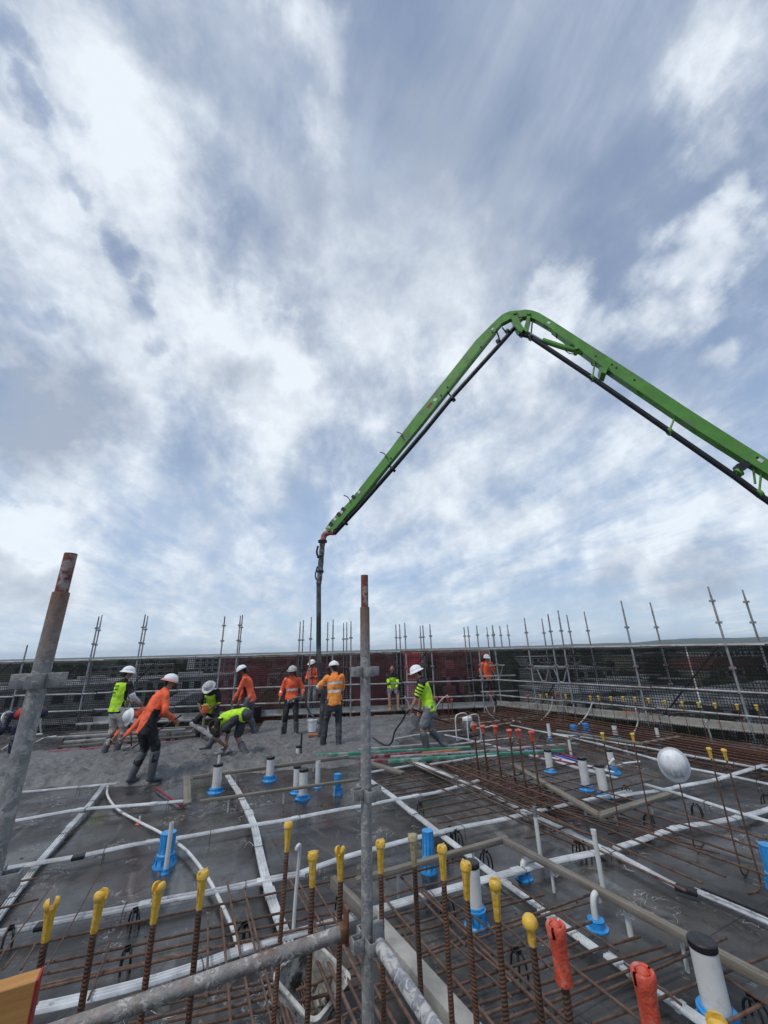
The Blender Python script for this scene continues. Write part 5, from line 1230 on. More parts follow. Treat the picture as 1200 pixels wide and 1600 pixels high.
# side plates and flanges, elbow link, pin bosses
bprism([(799, 500), (808, 497), (815, 512), (819, 518), (815, 524), (807, 518), (802, 509)], .13, 'elbow_link', M_GREEN)
bprism([(818, 520), (824, 498), (829, 500), (823, 524)], .13, 'elbow_link', M_GREEN)
def bcyl(px, r, t, name, mat, parent=None):
    s, z = BP(*px); return MB().tube([B3(s, z, -t), B3(s, z, t)], r, 16).build(name, mat, parent or boom)
for px in ((805, 493), (826, 494), (814, 520), (900, 548), (516, 829)): bcyl(px, .055, .135, 'pin', M_GREEN)
for px in ((990, 597), (955, 573), (962, 578), (930, 560), (770, 522), (752, 545), (690, 620), (700, 607), (612, 718), (1180, 718), (870, 524)): bcyl(px, .024, .095, 'bolt', M_DKST)
for a, b in (((821, 517), (851, 534)),): 
    MB().tube([B3(*BP(*a)), B3(*BP(*b))], .028, 12).build('cylinder_rod', M_SCAF, boom)
MB().tube([B3(*BP(848, 532)), B3(*BP(875, 541)), B3(*BP(910, 551))], .072, 16).build('hydraulic_cylinder', M_GREEN, boom)
bprism([(1148, 728), (1165, 724), (1170, 730), (1154, 739)], .12, 'cable_box', M_DKST)
bprism([(935, 581), (950, 577), (945, 590), (938, 588)], .17, 'bracket', M_GREEN)
for a, b in (((640, 663), (652, 670)), ((560, 770), (571, 779)), ((725, 558), (737, 567)), ((905, 531), (893, 544)), ((1010, 600), (998, 617)), ((1100, 659), (1086, 675)), ((860, 503), (852, 512))):
    MB().beam(B3(*BP(*a)), B3(*BP(*b)), .146 if a[0] < 800 else .178, .05, up=en).build('stiffener', M_GREEN, boom)
# lower flange plate, reads as a darker underside seam
for pts_ in ([(526, 827), (660, 663), (775, 519)], [(862, 518), (940, 575), (1085, 673), (1215, 755), (1330, 827)]):
    for q0, q1 in zip(pts_, pts_[1:]):
        MB().beam(B3(*BP(*q0)) , B3(*BP(*q1)), .16 if q0[0] < 800 else .20, .02).build('flange', M_GREEN, boom)
# delivery line slung below
def bpath(pxs, n=0.0): return [B3(*BP(*p), n) for p in pxs]
MB().tube(bpath([(522, 834), (562, 791), (613, 733), (664, 673), (708, 619), (782, 537), (803, 513)], .0), .062, 14).build('delivery_pipe', M_DKST, boom)
MB().tube(bpath([(812, 522), (828, 526), (926, 591), (1046, 674), (1150, 746), (1190, 776), (1330, 872)], .0), .062, 14).build('delivery_pipe', M_DKST, boom)
for a, b in (((790, 516), (797, 522)), ((775, 531), (783, 538)), ((703, 620), (712, 627)), ((610, 730), (618, 737)), ((534, 812), (545, 822)), ((826, 525), (831, 530)), ((921, 586), (930, 596)), ((1041, 669), (1051, 680)), ((1150, 735), (1158, 742)), ((1180, 765), (1192, 778))):
    s0, z0 = BP(*a); s1, z1 = BP(*b); c0_ = B3((s0 + s1) / 2, (z0 + z1) / 2)
    # ring clamp round the pipe + hanger up to the arm
    d_ = (B3(s1, z1) - B3(s0, z0)).normalized(); ax_ = d_.cross(en).normalized()
    q = B3((s0 + s1) / 2, (z0 + z1) / 2)
    MB().tube([q - ax_ * .035, q + ax_ * .035], .095, 16).build('pipe_clamp', M_GREEN if a[0] > 830 else M_DKST, boom)
    tgt = q + (ax_ if ax_.z > 0 else -ax_).cross(en).normalized() * 0
for a, b in (((785, 512), (790, 519)), ((776, 517), (781, 532)), ((930, 562), (926, 589)), ((1056, 648), (1046, 673)), ((1165, 718), (1148, 745)), ((602, 720), (613, 733)), ((695, 606), (707, 623)), ((832, 500), (830, 521)), ((1190, 732), (1186, 772)), ((1176, 724), (1180, 756))):
    MB().tube(bpath([a, b]), .022, 8).build('hanger', M_DKST if a[0] < 830 else M_GREEN, boom)
for pxs in (([(540, 776), (546, 779), (550, 785)]), ([(596, 709), (603, 712), (607, 719)]), ([(622, 678), (629, 681), (632, 688)]), ([(922, 568), (924, 575), (932, 577)])):
    MB().tube(spline(bpath(pxs, .12), 4), .014, 6).build('hook', M_DKST, boom)
MB().tube(spline(bpath([(880, 549), (889, 556), (898, 557)], .1), 4), .014, 6).build('hydraulic_hose', M_DKST, boom)
# small warning marks on the near side
M_MARK = plain('dark_sticker', (.02, .025, .02), .5); M_MARKW = plain('white_sticker', (.6, .62, .58), .5); M_MARKR = plain('red_sticker', (.30, .03, .04), .5)
def mark(px, py, du, dv, mat, t, ang_from, ang_to, name='marking'):
    s, z = BP(px, py); a, b = BP(*ang_from), BP(*ang_to); d = (Vector((b[0] - a[0], b[1] - a[1]))).normalized(); q = Vector((-d.y, d.x))
    c = [(s + d.x * x * du + q.x * y * dv, z + d.y * x * du + q.y * y * dv) for x, y in ((-1, -1), (1, -1), (1, 1), (-1, 1))]
    MB().prism(c, bo + en * (t + .004), ex, ez, en, .003).build(name, mat, boom, smooth=False)
for px, py in ((519, 820), (531, 805), (538, 797), (554, 778)): mark(px, py, .05, .07, M_MARK, .071, (528, 832), (664, 668))
for px, py in ((515, 826), (525, 812), (535, 801), (562, 770)): mark(px, py, .04, .05, M_MARKW, .071, (528, 832), (664, 668))
mark(672, 635, .10, .04, M_MARKR, .071, (613, 734), (722, 598)); mark(681, 627, .05, .05, M_MARKW, .071, (613, 734), (722, 598)); mark(770, 517, .04, .03, M_MARKW, .071, (613, 734), (722, 598))
for px, py in ((857, 508), (1185, 722)): mark(px, py, .05, .04, M_MARKW, .086, (940, 565), (1080, 650))
# red elbow at the tip and the hanging rubber hose
M_TIP = plain('red_elbow_steel', (.42, .12, .11), .6, 0, .3, 20, .4, 60, dirt=(.40, .36, .33), dirt_amt=.8, dscale=14)
MB().tube(spline(bpath([(522, 832), (514, 832), (507, 836), (505, 843), (504, 848)]), 5), .085, 16).build('tip_elbow', M_TIP, boom)
for px in ((504, 846),): q = B3(*BP(*px)); MB().tube([q - ez * .03, q + ez * .03], .13, 18).build('coupling', M_DKST, boom)
hose = thing('concrete_hose', 'dark rubber delivery hose hanging from the boom tip to the concrete', 'hose', (3.2, 10.75, .12))
hb = G(497, 1150, .12)
def HP(x, y): 
    f_ = (y - 846) / (1150 - 846); w = W0 + f_ * ((hb - Vector((0, 0, EYE))).dot(_f) - W0); return at(x, y, w)
M_HOSE = plain('hose_rubber', (.030, .034, .040), .6, 0, .3, 3, dirt=(.17, .18, .18), dirt_amt=.6, dscale=2.5)
M_HOSEG = plain('mortar_crusted_hose', (.085, .088, .09), .8, 0, .4, 18, .6, 50, dirt=(.36, .34, .31), dirt_amt=.9, dscale=12)
hp = spline([HP(504, 846), HP(502, 870), HP(500, 895), HP(498, 912)], 5); hose.location = (0, 0, 0)
m = MB(); m.loft([(p, .078 * (1 + .08 * math.sin(i * 2.1)), .078) for i, p in enumerate(hp)], 14); m.build('upper_hose', M_HOSEG, hose)
MB().tube(spline([HP(498, 910), HP(498, 960), HP(498, 1020), HP(500, 1060), HP(504, 1090), HP(503, 1120), HP(500, 1148)], 6), .066, 14).build('rubber_hose', M_HOSE, hose)
for y in (893, 870): q = HP(500.5, y); MB().tube([q - ez * .025, q + ez * .025], .10, 16).build('hose_clamp', M_DKST, hose)
MB().tube(spline([HP(496, 885), HP(493, 897), HP(494, 905), HP(498, 909)], 4), .02, 8).build('strap', M_DKST, hose)
MB().tube(spline([HP(497, 853), HP(495, 862), HP(496, 868)], 4), .03, 8).build('hose_lever', M_DKST, hose)

# ---------------------------------------------------------------- people
M_SKIN = plain('skin_tan', (.33, .175, .115), .55, 0, .12, 12); M_SKIND = plain('skin_brown', (.17, .085, .055), .55, 0, .12, 12)
M_EYE = plain('eye_dark', (.02, .015, .012), .3); M_LIP = plain('lips', (.22, .09, .07), .5)
def cloth(n, c, v=.14, d=None, da=.5): return plain(n, c, .85, 0, v * 1.7, 7, .9, 16, dirt=d or tuple(.6 * q + .07 for q in c), dirt_amt=da if d else .55, dscale=5)
F_LIME = cloth('lime_fabric', (.50, .86, .03), .10); F_ORANGE = cloth('orange_fabric', (.95, .14, .055), .10); F_ORANGE2 = cloth('amber_orange_fabric', (.92, .26, .05), .12, (.7, .38, .08), .5)
F_BLACK = cloth('black_fabric', (.014, .014, .016), .3, (.06, .06, .06), .5); F_REFL = plain('reflective_tape', (.62, .60, .58), .35, .2, .15, 30)
F_KHAKI = cloth('mortar_stained_khaki', (.46, .43, .39), .2, (.20, .18, .16), .6); F_CHAR = cloth('charcoal_fabric', (.045, .048, .055), .25, (.12, .12, .12), .4)
F_GREY = cloth('grey_fabric', (.17, .18, .20), .2, (.26, .26, .26), .4); F_GREYB = cloth('blue_grey_fabric', (.10, .11, .14), .25, (.24, .23, .22), .5)
F_WHITE = cloth('white_sleeve', (.55, .57, .60), .1, (.35, .35, .35), .5); F_BOOT = plain('rubber_boot', (.085, .092, .098), .5, 0, .2, 8, .3, 40, dirt=(.20, .20, .20), dirt_amt=.8, dscale=7)
F_BOOTB = plain('tan_boot', (.28, .17, .09), .7, 0, .2, 9); F_RED = cloth('red_fabric', (.42, .03, .04), .15); F_NAVY = cloth('navy_fabric', (.012, .015, .04), .15)
F_PINK = cloth('pink_brim', (.60, .28, .26), .1); F_HAIR = plain('dark_hair', (.012, .010, .009), .6, 0, .3, 40, .6, 80); F_GLOVE = cloth('black_glove', (.02, .02, .022), .2)
F_HATG = plain('dirty_white_hat', (.50, .50, .49), .5, 0, .12, 10, dirt=(.25, .25, .24), dirt_amt=.7, dscale=14)

def remesh(mb, voxel, smooth_it=3, name='body'):
    me = bpy.data.meshes.new('tmp'); me.from_pydata(mb.v, [], mb.f); me.update()
    bm = bmesh.new(); bm.from_mesh(me); bmesh.ops.recalc_face_normals(bm, faces=bm.faces); bm.to_mesh(me); bm.free()
    o = bpy.data.objects.new('tmp', me); TMPC.objects.link(o)
    r = o.modifiers.new('r', 'REMESH'); r.mode = 'VOXEL'; r.voxel_size = voxel; r.use_smooth_shade = True
    s = o.modifiers.new('s', 'SMOOTH'); s.factor = .5; s.iterations = smooth_it
    TVL = TSC.view_layers[0]; TVL.update(); dg = TVL.depsgraph
    out = bpy.data.meshes.new_from_object(o.evaluated_get(dg)); out.name = name
    bpy.data.objects.remove(o); bpy.data.meshes.remove(me)
    for p in out.polygons: p.use_smooth = True
    return out
TSC = bpy.data.scenes.new('tmp'); TMPC = TSC.collection
def seg_t(p, a, b):
    d = b - a; t = max(0, min(1, (p - a).dot(d) / d.length_squared)); return t, (p - (a + d * t)).length
def two_bone(a, c, l1, l2, pole):
    d = c - a; L = d.length
    if L > (l1 + l2) * .998: c = a + d * ((l1 + l2) * .998 / L); d = c - a; L = d.length
    if L < abs(l1 - l2) + .02: L = abs(l1 - l2) + .02
    x = (l1 * l1 - l2 * l2 + L * L) / (2 * L); h = math.sqrt(max(0, l1 * l1 - x * x)); u = d.normalized()
    p = pole - u * pole.dot(u)
    if p.length < 1e-3: p = Vector((0, 1, 0)) - u * u.y
    return a + u * x + p.normalized() * h, c
def caps(rings):
    """close a limb with rounded ends"""
    (p0, a0, b0), (p1, a1, b1) = rings[0], rings[1]; d = (Vector(p0) - Vector(p1)).normalized()
    (q0, c0, d0), (q1, c1, d1) = rings[-1], rings[-2]; e = (Vector(q0) - Vector(q1)).normalized()
    return [(Vector(p0) + d * a0 * .9, a0 * .35, b0 * .35), (Vector(p0) + d * a0 * .6, a0 * .78, b0 * .78)] + list(rings) + [(Vector(q0) + e * c0 * .6, c0 * .78, d0 * .78), (Vector(q0) + e * c0 * .9, c0 * .35, d0 * .35)]
def hemmed(m, rings, side=None, seg=12): return m.loft([rings[0]] + caps(rings)[3:], seg, True, side)
def limb(m, rings, side=None, seg=12): return m.loft(caps(rings), seg, True, side)
def wrinkle(me, fn):
    nn = [v.normal.copy() for v in me.vertices]; cc = [v.co.copy() for v in me.vertices]; out = []
    for c, n in zip(cc, nn): out += list(c + n * fn(c))
    me.vertices.foreach_set('co', out); me.update()
PX_LOG = []
def person(label, pos, facing, pose, fit, s=1.0, z0=0.0):
    f3 = fw * math.cos(R(facing)) + sd * math.sin(R(facing))
    rz = math.atan2(f3.y, f3.x) - math.pi / 2
    g = pose.get
    X, Y, Z = Vector((1, 0, 0)), Vector((0, 1, 0)), Vector((0, 0, 1))
    hip = Vector(g('hip', (0, 0, .93))); lean, side, curl = R(g('lean', 5)), R(g('side', 0)), R(g('curl', 8)); tw = R(g('twist', 0))
    # spine
    sp = [hip]; ang = lean; dvec = []
    for i, L in enumerate((.13, .13, .13, .11)):
        d = Vector((math.sin(side), math.sin(ang), math.cos(ang))).normalized(); dvec.append(d); sp.append(sp[-1] + d * L); ang += curl / 3
    up = dvec[-1]; rx = (Matrix.Rotation(-tw, 3, up) @ (X - up * X.dot(up))).normalized(); fr = up.cross(rx).normalized() if up.cross(rx).dot(Y) >= 0 or lean > 1.2 else -up.cross(rx)
    fr = Z.cross(X); fr = rx.cross(up) * -1; 
    if fr.dot(Vector((0, math.cos(ang), -math.sin(ang)))) < 0: fr = -fr
    neck = sp[-1] + up * .03
    hp, hy = R(g('head', (0, 0))[0]), R(g('head', (0, 0))[1])
    hang = g('hang', None); ha = (ang - R(10) if hang is None else R(hang)) + hp * 0
    hu = Vector((0, math.sin(ha), math.cos(ha))); hf0 = Vector((0, math.cos(ha), -math.sin(ha)))
    hf = (Matrix.Rotation(-hy, 3, hu) @ hf0); hf = (Matrix.Rotation(0, 3, 'X') @ hf)
    hr = hf.cross(hu); hf = (hf * math.cos(hp) - hu * math.sin(hp)).normalized(); hu = hr.cross(hf).normalized()
    hc = neck + (up * .5 + hu * .5).normalized() * .055 + hu * .10 + hf * .015
    shl = [sp[-1] - up * .035 + rx * (.175 * k) for k in (-1, 1)]
    arms = []
    for k, hk in ((0, 'handL'), (1, 'handR')):
        sgn = -1 if k == 0 else 1
        tgt = Vector(g(hk, (sgn * .25, .08, .82))); pole = Vector(g('pole' + hk[-1], (sgn * .5, -.6, -.5)))
        el, wr = two_bone(shl[k], tgt, .29, .255, pole); arms.append((shl[k], el, wr))
    legs = []
    for k, fk in ((0, 'footL'), (1, 'footR')):
        sgn = -1 if k == 0 else 1
        an = Vector(g(fk, (sgn * .11, 0, .09))); hj = hip + X * (.09 * sgn) - Z * .02
        kn, an = two_bone(hj, an, .43, .42, Vector(g('knee' + fk[-1], (sgn * .15, 1, .1)))); legs.append((hj, kn, an, Vector(g('toe' + fk[-1], (sgn * .15, 1, 0))).normalized()))
    # ------ body (one mesh)
    m = MB()
    limb(m, [(hip - dvec[0] * .05, .135, .10), (sp[0] + dvec[0] * .03, .150, .105), (sp[1], .128, .092), (sp[2], .145, .105), (sp[3], .160, .112), (sp[4] - up * .03, .150, .090), (sp[4] + up * .005, .085, .065)], rx, 18)
    limb(m, [(sp[4] - up * .02, .062, .062), (neck + up * .03, .054, .056), (hc - hu * .04, .052, .056)], rx)
    # head: skull, jaw, nose, ears, brow
    limb(m, [(hc - hu * .070 + hf * .018, .046, .050), (hc - hu * .030 + hf * .012, .062, .074), (hc + hu * .02, .072, .090), (hc + hu * .065 - hf * .005, .068, .086), (hc + hu * .095 - hf * .008, .045, .06)], hr, 18)
    limb(m, [(hc - hu * .075 + hf * .055, .024, .020), (hc - hu * .085 + hf * .062, .020, .016)], hr, 8)
    m.loft([(hc + hu * .022 + hf * .085, .008, .006), (hc - hu * .005 + hf * .098, .012, .012), (hc - hu * .020 + hf * .104, .016, .014), (hc - hu * .028 + hf * .090, .010, .006)], 8, True, hr)
    for k in (-1, 1): m.loft([(hc + hr * (.070 * k) + hu * .02, .008, .018), (hc + hr * (.080 * k) + hu * .0, .010, .022), (hc + hr * (.072 * k) - hu * .02, .007, .012)], 8, True, hf)
    for k, (a, e, w) in enumerate(arms):
        sg = -1 if k == 0 else 1
        limb(m, [(a, .056, .056), (a.lerp(e, .35), .050, .050), (e, .040, .040)]); limb(m, [(e, .041, .041), (e.lerp(w, .3), .042, .042), (w, .027, .031)])
        d = (w - e).normalized(); pn = Vector(g('palm' + 'LR'[k], (-sg, 0, 0))); pn = (pn - d * pn.dot(d)).normalized(); ac = d.cross(pn)
        pc = w + d * .05; limb(m, [(w + d * .005, .030, .017), (pc, .041, .016), (w + d * .088, .040, .014)], ac, 12)
        for q, (o, L) in enumerate(((-.030, .062), (-.010, .074), (.010, .080), (.030, .070))):
            b0_ = w + d * .09 + ac * o; c1 = .55; b1_ = b0_ + (d * math.cos(c1) + pn * math.sin(c1)) * L * .42; b2_ = b1_ + (d * math.cos(1.35) + pn * math.sin(1.35)) * L * .32; b3_ = b2_ + (d * math.cos(2.1) + pn * math.sin(2.1)) * L * .26
            m.loft([(b0_ - d * .01, .0105, .0105), (b0_, .0105, .0105), (b1_, .0098, .0098), (b2_, .0092, .0092), (b3_, .008, .008)], 7)
        tb = w + d * .03 - ac * (.034 if k else -.034); t1 = tb + (d * .7 + pn * .5 - ac * (.5 if k else -.5)).normalized() * .035; m.loft([(tb, .013, .013), (t1, .012, .012), (t1 + (d * .6 + pn * .8).normalized() * .03, .009, .009)], 7)
    for hj, kn, an, td in legs:
        limb(m, [(hj, .085, .088), (hj.lerp(kn, .4), .074, .076), (kn, .053, .055)]); limb(m, [(kn, .054, .056), (kn.lerp(an, .3), .056, .058), (an, .036, .040)])
        limb(m, [(an - Z * .03 - td * .03, .036, .032), (an - Z * .055 + td * .06, .042, .026), (an - Z * .065 + td * .14, .040, .020)], td.cross(Z))
    root = thing('person', label, 'person', (pos.x, pos.y, z0), rz); root.scale = (s, s, s)
    me = remesh(m, .011, 2, 'body'); me.materials.append(fit.get('skin', M_SKIN)); me.materials.append(M_EYE); me.materials.append(M_LIP); me.materials.append(F_GLOVE)
    for p in me.polygons:
        c = p.center - hc; x, y, z = abs(c.dot(hr)), c.dot(hf), c.dot(hu)
        if y > .06 and abs(x - .030) < .014 and abs(z - .022) < .008: p.material_index = 1
        elif y > .06 and x < .024 and abs(z + .048) < .007: p.material_index = 2
        elif fit.get('gloves') and min(seg_t(p.center, w, w + (w - e).normalized() * .16)[1] for a, e, w in arms) < .075 and min((p.center - e).length for a, e, w in arms) > .2: p.material_index = 3
    link('body', me, root)
    # ------ shirt
    hem = g('hem', .10); m = MB(); k_ = .022
    hemmed(m, [(sp[0] - dvec[0] * hem, .178, .140), (sp[0] + dvec[0] * .03, .170, .130), (sp[1], .155, .118), (sp[2], .168, .126), (sp[3], .178, .132), (sp[4] - up * .035, .168, .108), (sp[4] + up * .008, .095, .078)], rx, 20)
    sl_ = fit.get('sleeve', 1.0)      # 1 = to the wrist, .35 = short
    for k, (a, e, w) in enumerate(arms):
        if sl_ <= .5: b_ = a.lerp(e, sl_ * 2); limb(m, [(a - (e - a) * .05, .070, .070), (b_, .068, .068)])
        else: limb(m, [(a, .070, .070), (a.lerp(e, .5), .062, .062), (e, .054, .054)]); limb(m, [(e, .054, .054), (e.lerp(w, .5), .050, .050), (e.lerp(w, min(1, (sl_ - .5) * 2)), .038, .038)])
    me = remesh(m, .013, 2, 'shirt')
    wrinkle(me, lambda p: noise.fractal(p * 9 + Vector((facing, 0, 0)), 1, 2, 3) * .014 + noise.noise(Vector((p.x * 15, p.y * 15, p.z * 7))) * .012)
    mats = fit['shirt']; 
    for q in mats: me.materials.append(q)
    zone = fit.get('zone')
    if zone:
        for p in me.polygons:
            c = p.center; best = min((seg_t(c, sp[0] - dvec[0] * .1, sp[4])[1] / .17, 'torso', 0), *[(seg_t(c, a, e)[1] / .068, 'upper', k) for k, (a, e, w) in enumerate(arms)], *[(seg_t(c, e, w)[1] / .055, 'fore', k) for k, (a, e, w) in enumerate(arms)])
            # torso coordinates
            bt_, bd = 0, 9
            for i in range(4):
                t, d = seg_t(c, sp[i], sp[i + 1])
                if d < bd: bd, bt_ = d, (i + t) / 4
            if (c - sp[0]).dot(dvec[0]) < 0: bt_ = (c - sp[0]).dot(dvec[0]) / .5
            ce = sp[0].lerp(sp[4], max(0, min(1, bt_)))
            u = (c - ce).dot(rx) / .165; v = (c - ce).dot(fr) / .12
            at_ = seg_t(c, arms[best[2]][0], arms[best[2]][1])[0] if best[1] == 'upper' else seg_t(c, arms[best[2]][1], arms[best[2]][2])[0]
            p.material_index = zone(best[1], bt_, u, v, at_)
    link('shirt', me, root)
    # ------ trousers or shorts
    m = MB(); kk = fit.get('legs', 1.0)
    limb(m, [(sp[0] + dvec[0] * .02, .155, .115), (sp[0] - dvec[0] * .06, .158, .122), (sp[0] - dvec[0] * .10, .150, .120)], rx, 18)
    for hj, kn, an, td in legs:
        if kk <= .5: limb(m, [(hj, .100, .102), (hj.lerp(kn, .5), .094, .096), (hj.lerp(kn, kk * 2), .090, .092)])
        else: limb(m, [(hj, .098, .100), (hj.lerp(kn, .5), .088, .090), (kn, .072, .076)]); limb(m, [(kn, .072, .076), (kn.lerp(an, .5), .070, .072), (kn.lerp(an, (kk - .5) * 2), .066, .066)])
    me = remesh(m, .013, 2, 'trousers' if kk > .5 else 'shorts')
    wrinkle(me, lambda p: noise.fractal(p * 8, 1, 2, 3) * .012 + noise.noise(Vector((p.x * 7, p.y * 7, p.z * 22))) * .006)
    me.materials.append(fit['trousers']); link('trousers' if kk > .5 else 'shorts', me, root)
    # ------ boots
    for hj, kn, an, td in legs:
        m = MB(); td2 = Vector((td.x, td.y, g('toedrop', 0) * 1.0)).normalized(); hb_ = fit.get('boot_h', .68); topb = an.lerp(kn, hb_)
        limb(m, [(an - Z * .02, .058, .064), (an.lerp(kn, .25), .066, .070), (topb, .078, .082)])
        limb(m, [(an - Z * .045 - td2 * .035, .046, .045), (an - Z * .05 + td2 * .06, .052, .042), (an - Z * .058 + td2 * .15, .052, .034)], td2.cross(Z).normalized())
        me = remesh(m, .012, 2, 'boot'); me.materials.append(fit.get('boots', F_BOOT)); link('boot', me, root)
    # ------ head gear
    hat = fit.get('hat', 'helmet'); hm = fit.get('hatmat', M_WHITE); B = Matrix((hr, hf, hu)).transposed()
    def place(o): o.rotation_euler = B.to_euler(); o.location = hc + hu * .045; return o
    if hat:
        h = helmet_mb(.118, .03 if hat == 'helmet' else .10, .05).build('helmet', hm, root); place(h)
        if hat in ('brim', 'pinkbrim', 'darkbrim'):
            bm_ = {'brim': hm, 'pinkbrim': F_PINK, 'darkbrim': F_CHAR}[hat]
            MBm = MB().lathe([(.118, .012), (.140, .002), (.165, -.016), (.172, -.028), (.168, -.030), (.140, -.010), (.110, 0)], 30); bb = MBm.build('hat_brim', bm_, root); place(bb)
        if hat == 'flap':
            MBm = MB().loft([(Vector((0, -.10, -.01)), .11, .03), (Vector((0, -.13, -.07)), .10, .02), (Vector((0, -.13, -.14)), .09, .012)], 14, True, Vector((1, 0, 0))); bb = MBm.build('neck_flap', F_CHAR, root); place(bb)
            MBm = MB().lathe([(.118, .005), (.165, -.012), (.168, -.020), (.11, -.008)], 26); bb = MBm.build('hat_brim', F_CHAR, root); place(bb)
    if fit.get('hair', 1):
        m = MB(); L = fit.get('hairlen', 0)
        limb(m, [(hc + hu * .04 - hf * .03, .073, .070), (hc - hu * .01 - hf * .045, .066, .052), (hc - hu * .04 - hf * .048, .055, .038)], hr, 14)
        if L: limb(m, [(hc - hu * .03 - hf * .05, .085, .045), (hc - hu * .11 - hf * .05, .095, .04), (hc - hu * .19 - hf * .045, .075, .03)], hr, 14)
        me = remesh(m, .010, 1, 'hair'); me.materials.append(F_HAIR); link('hair', me, root)
    Mx = Matrix.Translation((pos.x, pos.y, z0)) @ Matrix.Rotation(rz, 4, 'Z') @ Matrix.Scale(s, 4)
    W = lambda p: Mx @ Vector(p)
    def pj(p):
        q = p - Vector((0, 0, EYE)); w = q.dot(_f); return (round(600 + FPX * q.dot(_r) / w), round(800 - FPX * q.dot(_u) / w))
    PX_LOG.append((label[:40], 'head', pj(W(hc + hu * .12)), 'hip', pj(W(hip)), 'hands', pj(W(arms[0][2])), pj(W(arms[1][2])), 'feet', pj(W(legs[0][2])), pj(W(legs[1][2]))))
    return root, [W(a[2]) for a in arms], W

def z_black_sides(seg, t, u, v, at_):            # coloured body, black yoke, sides and sleeves
    if seg != 'torso': return 1 if at_ < .93 else 0
    return 1 if (abs(u) > .80 or t > .90 or t < -.12) else 0
def z_lower_black(seg, t, u, v, at_):
    if seg == 'torso' and t < .42 and u > .35 and v > -.6: return 1
    return 0
def z_bands(seg, t, u, v, at_):
    if seg == 'torso' and (.30 < t < .40 or .62 < t < .71): return 1
    if seg == 'torso' and abs(abs(u) - .55) < .1 and t > .7 and v > 0: return 1
    if seg == 'upper' and at_ > .86: return 1
    return 0
def z_bands_sleeve(seg, t, u, v, at_):
    if seg == 'torso' and .38 < t < .50: return 1
    if seg == 'fore' and .10 < at_ < .28: return 1
    if seg == 'torso' and t < -.05: return 1
    return 0
def z_white_sleeve(seg, t, u, v, at_):
    if seg == 'fore': return 2
    if seg == 'upper': return 1 if at_ < .75 else 2
    return 1 if (abs(u) > .97 or t > .97 or t < -.14 or v > .75) else 0
def z_half(seg, t, u, v, at_): return 1 if (seg == 'torso' and (t < .28)) or (seg == 'fore' and at_ > .5) else 0

def gp(x, y, z=.12): p = G(x, y, z); p.z = 0; return p
CZ = .04
w1, h1, T1 = person('worker in pale stained trousers and lime vest standing with their back turned', gp(170, 1176), 18, dict(lean=2, handL=(-.12, .30, 1.04), handR=(.26, .30, 1.0), poleL=(-1, -.5, -.1), poleR=(.6, -.8, -.3), footL=(-.10, -.03, .09), footR=(.14, .05, .09), head=(8, 25), palmL=(1, 0, 0)),
    dict(shirt=[F_LIME, F_BLACK, F_WHITE], zone=z_white_sleeve, trousers=F_KHAKI, legs=.85, hat='brim', boot_h=.72), 1.04, CZ)
m = MB()
for row, z in enumerate((1.37, 1.30, 1.235)):
    for i in range(9 - row):
        if (i * 3 + row) % 7 == 6: continue
        m.box((-.105 + i * .026 + row * .012, -.155 + .003 * abs(i - 4), z), (.016, .006, .030 if row < 2 else .022)); 
o = m.build('back_print', F_BLACK, w1, smooth=False)
w2, h2, T2 = person('worker in orange top and black trousers leaning forward over a long rake', gp(218, 1214), 42, dict(hip=(0, .0, .93), lean=14, curl=16, handL=(.0, .34, .97), handR=(.24, .36, .94), footL=(-.10, -.10, .09), footR=(.13, .14, .09), hang=12, head=(5, 10), toedrop=-.1, hem=.20),
    dict(shirt=[F_ORANGE, F_BLACK], zone=z_lower_black, trousers=F_BLACK, hat='pinkbrim', boot_h=.85, legs=.8), 1.0, CZ)
w3, h3, T3 = person('worker in orange bent double with white helmet towards the camera', gp(223, 1168), 207, dict(hip=(0, -.25, .80), lean=80, curl=18, handL=(-.22, .60, .44), handR=(.16, .62, .36), hang=95, head=(-10, 0), footL=(-.15, 0, .09), footR=(.15, -.1, .09), poleL=(-1, -.2, .2), poleR=(1, -.2, .2)),
    dict(shirt=[F_ORANGE, F_CHAR], zone=lambda s_, t, u, v, a: 1 if s_ == 'torso' and (abs(t - .72) < .035 or abs(t - .28) < .035) else 0, trousers=F_CHAR, hat='brim', hatmat=M_WHITE), .98, CZ)
w4, h4, T4 = person('crouching worker in lime and black shirt with dirty white hat facing the camera', gp(325, 1150), 180, dict(hip=(0, -.10, .70), lean=20, curl=18, handL=(-.06, .30, .72), handR=(.10, .30, .66), hang=42, head=(10, 0), footL=(-.17, .05, .09), footR=(.17, .12, .09), kneeL=(-.5, 1, .2), kneeR=(.5, 1, .2), poleL=(-1, -.3, -.2), poleR=(1, -.3, -.2)),
    dict(shirt=[F_LIME, F_BLACK], zone=z_black_sides, sleeve=.42, trousers=F_BLACK, hat='brim', hatmat=F_HATG, skin=M_SKIND), 1.0, CZ)
w5, h5, T5 = person('worker in lime top and dark shorts bent right over with legs wide apart', gp(352, 1182), 285, dict(hip=(0, -.30, .86), lean=92, curl=30, handL=(-.02, .06, .30), handR=(.10, .10, .22), hang=120, footL=(-.10, .62, .10), footR=(.12, -.42, .10), kneeL=(0, 1, .5), kneeR=(0, 1, .3), poleL=(-1, .2, .2), poleR=(1, .2, .2), toeL=(-.3, 1, 0), toeR=(.1, 1, 0)),
    dict(shirt=[F_LIME, F_BLACK], zone=lambda s_, t, u, v, a: 1 if abs(u) > 1.08 or (s_ != 'torso' and a > .7) else 0, sleeve=.4, trousers=F_CHAR, legs=.44, hat='flap', boot_h=.55, skin=M_SKIN), .98, CZ)
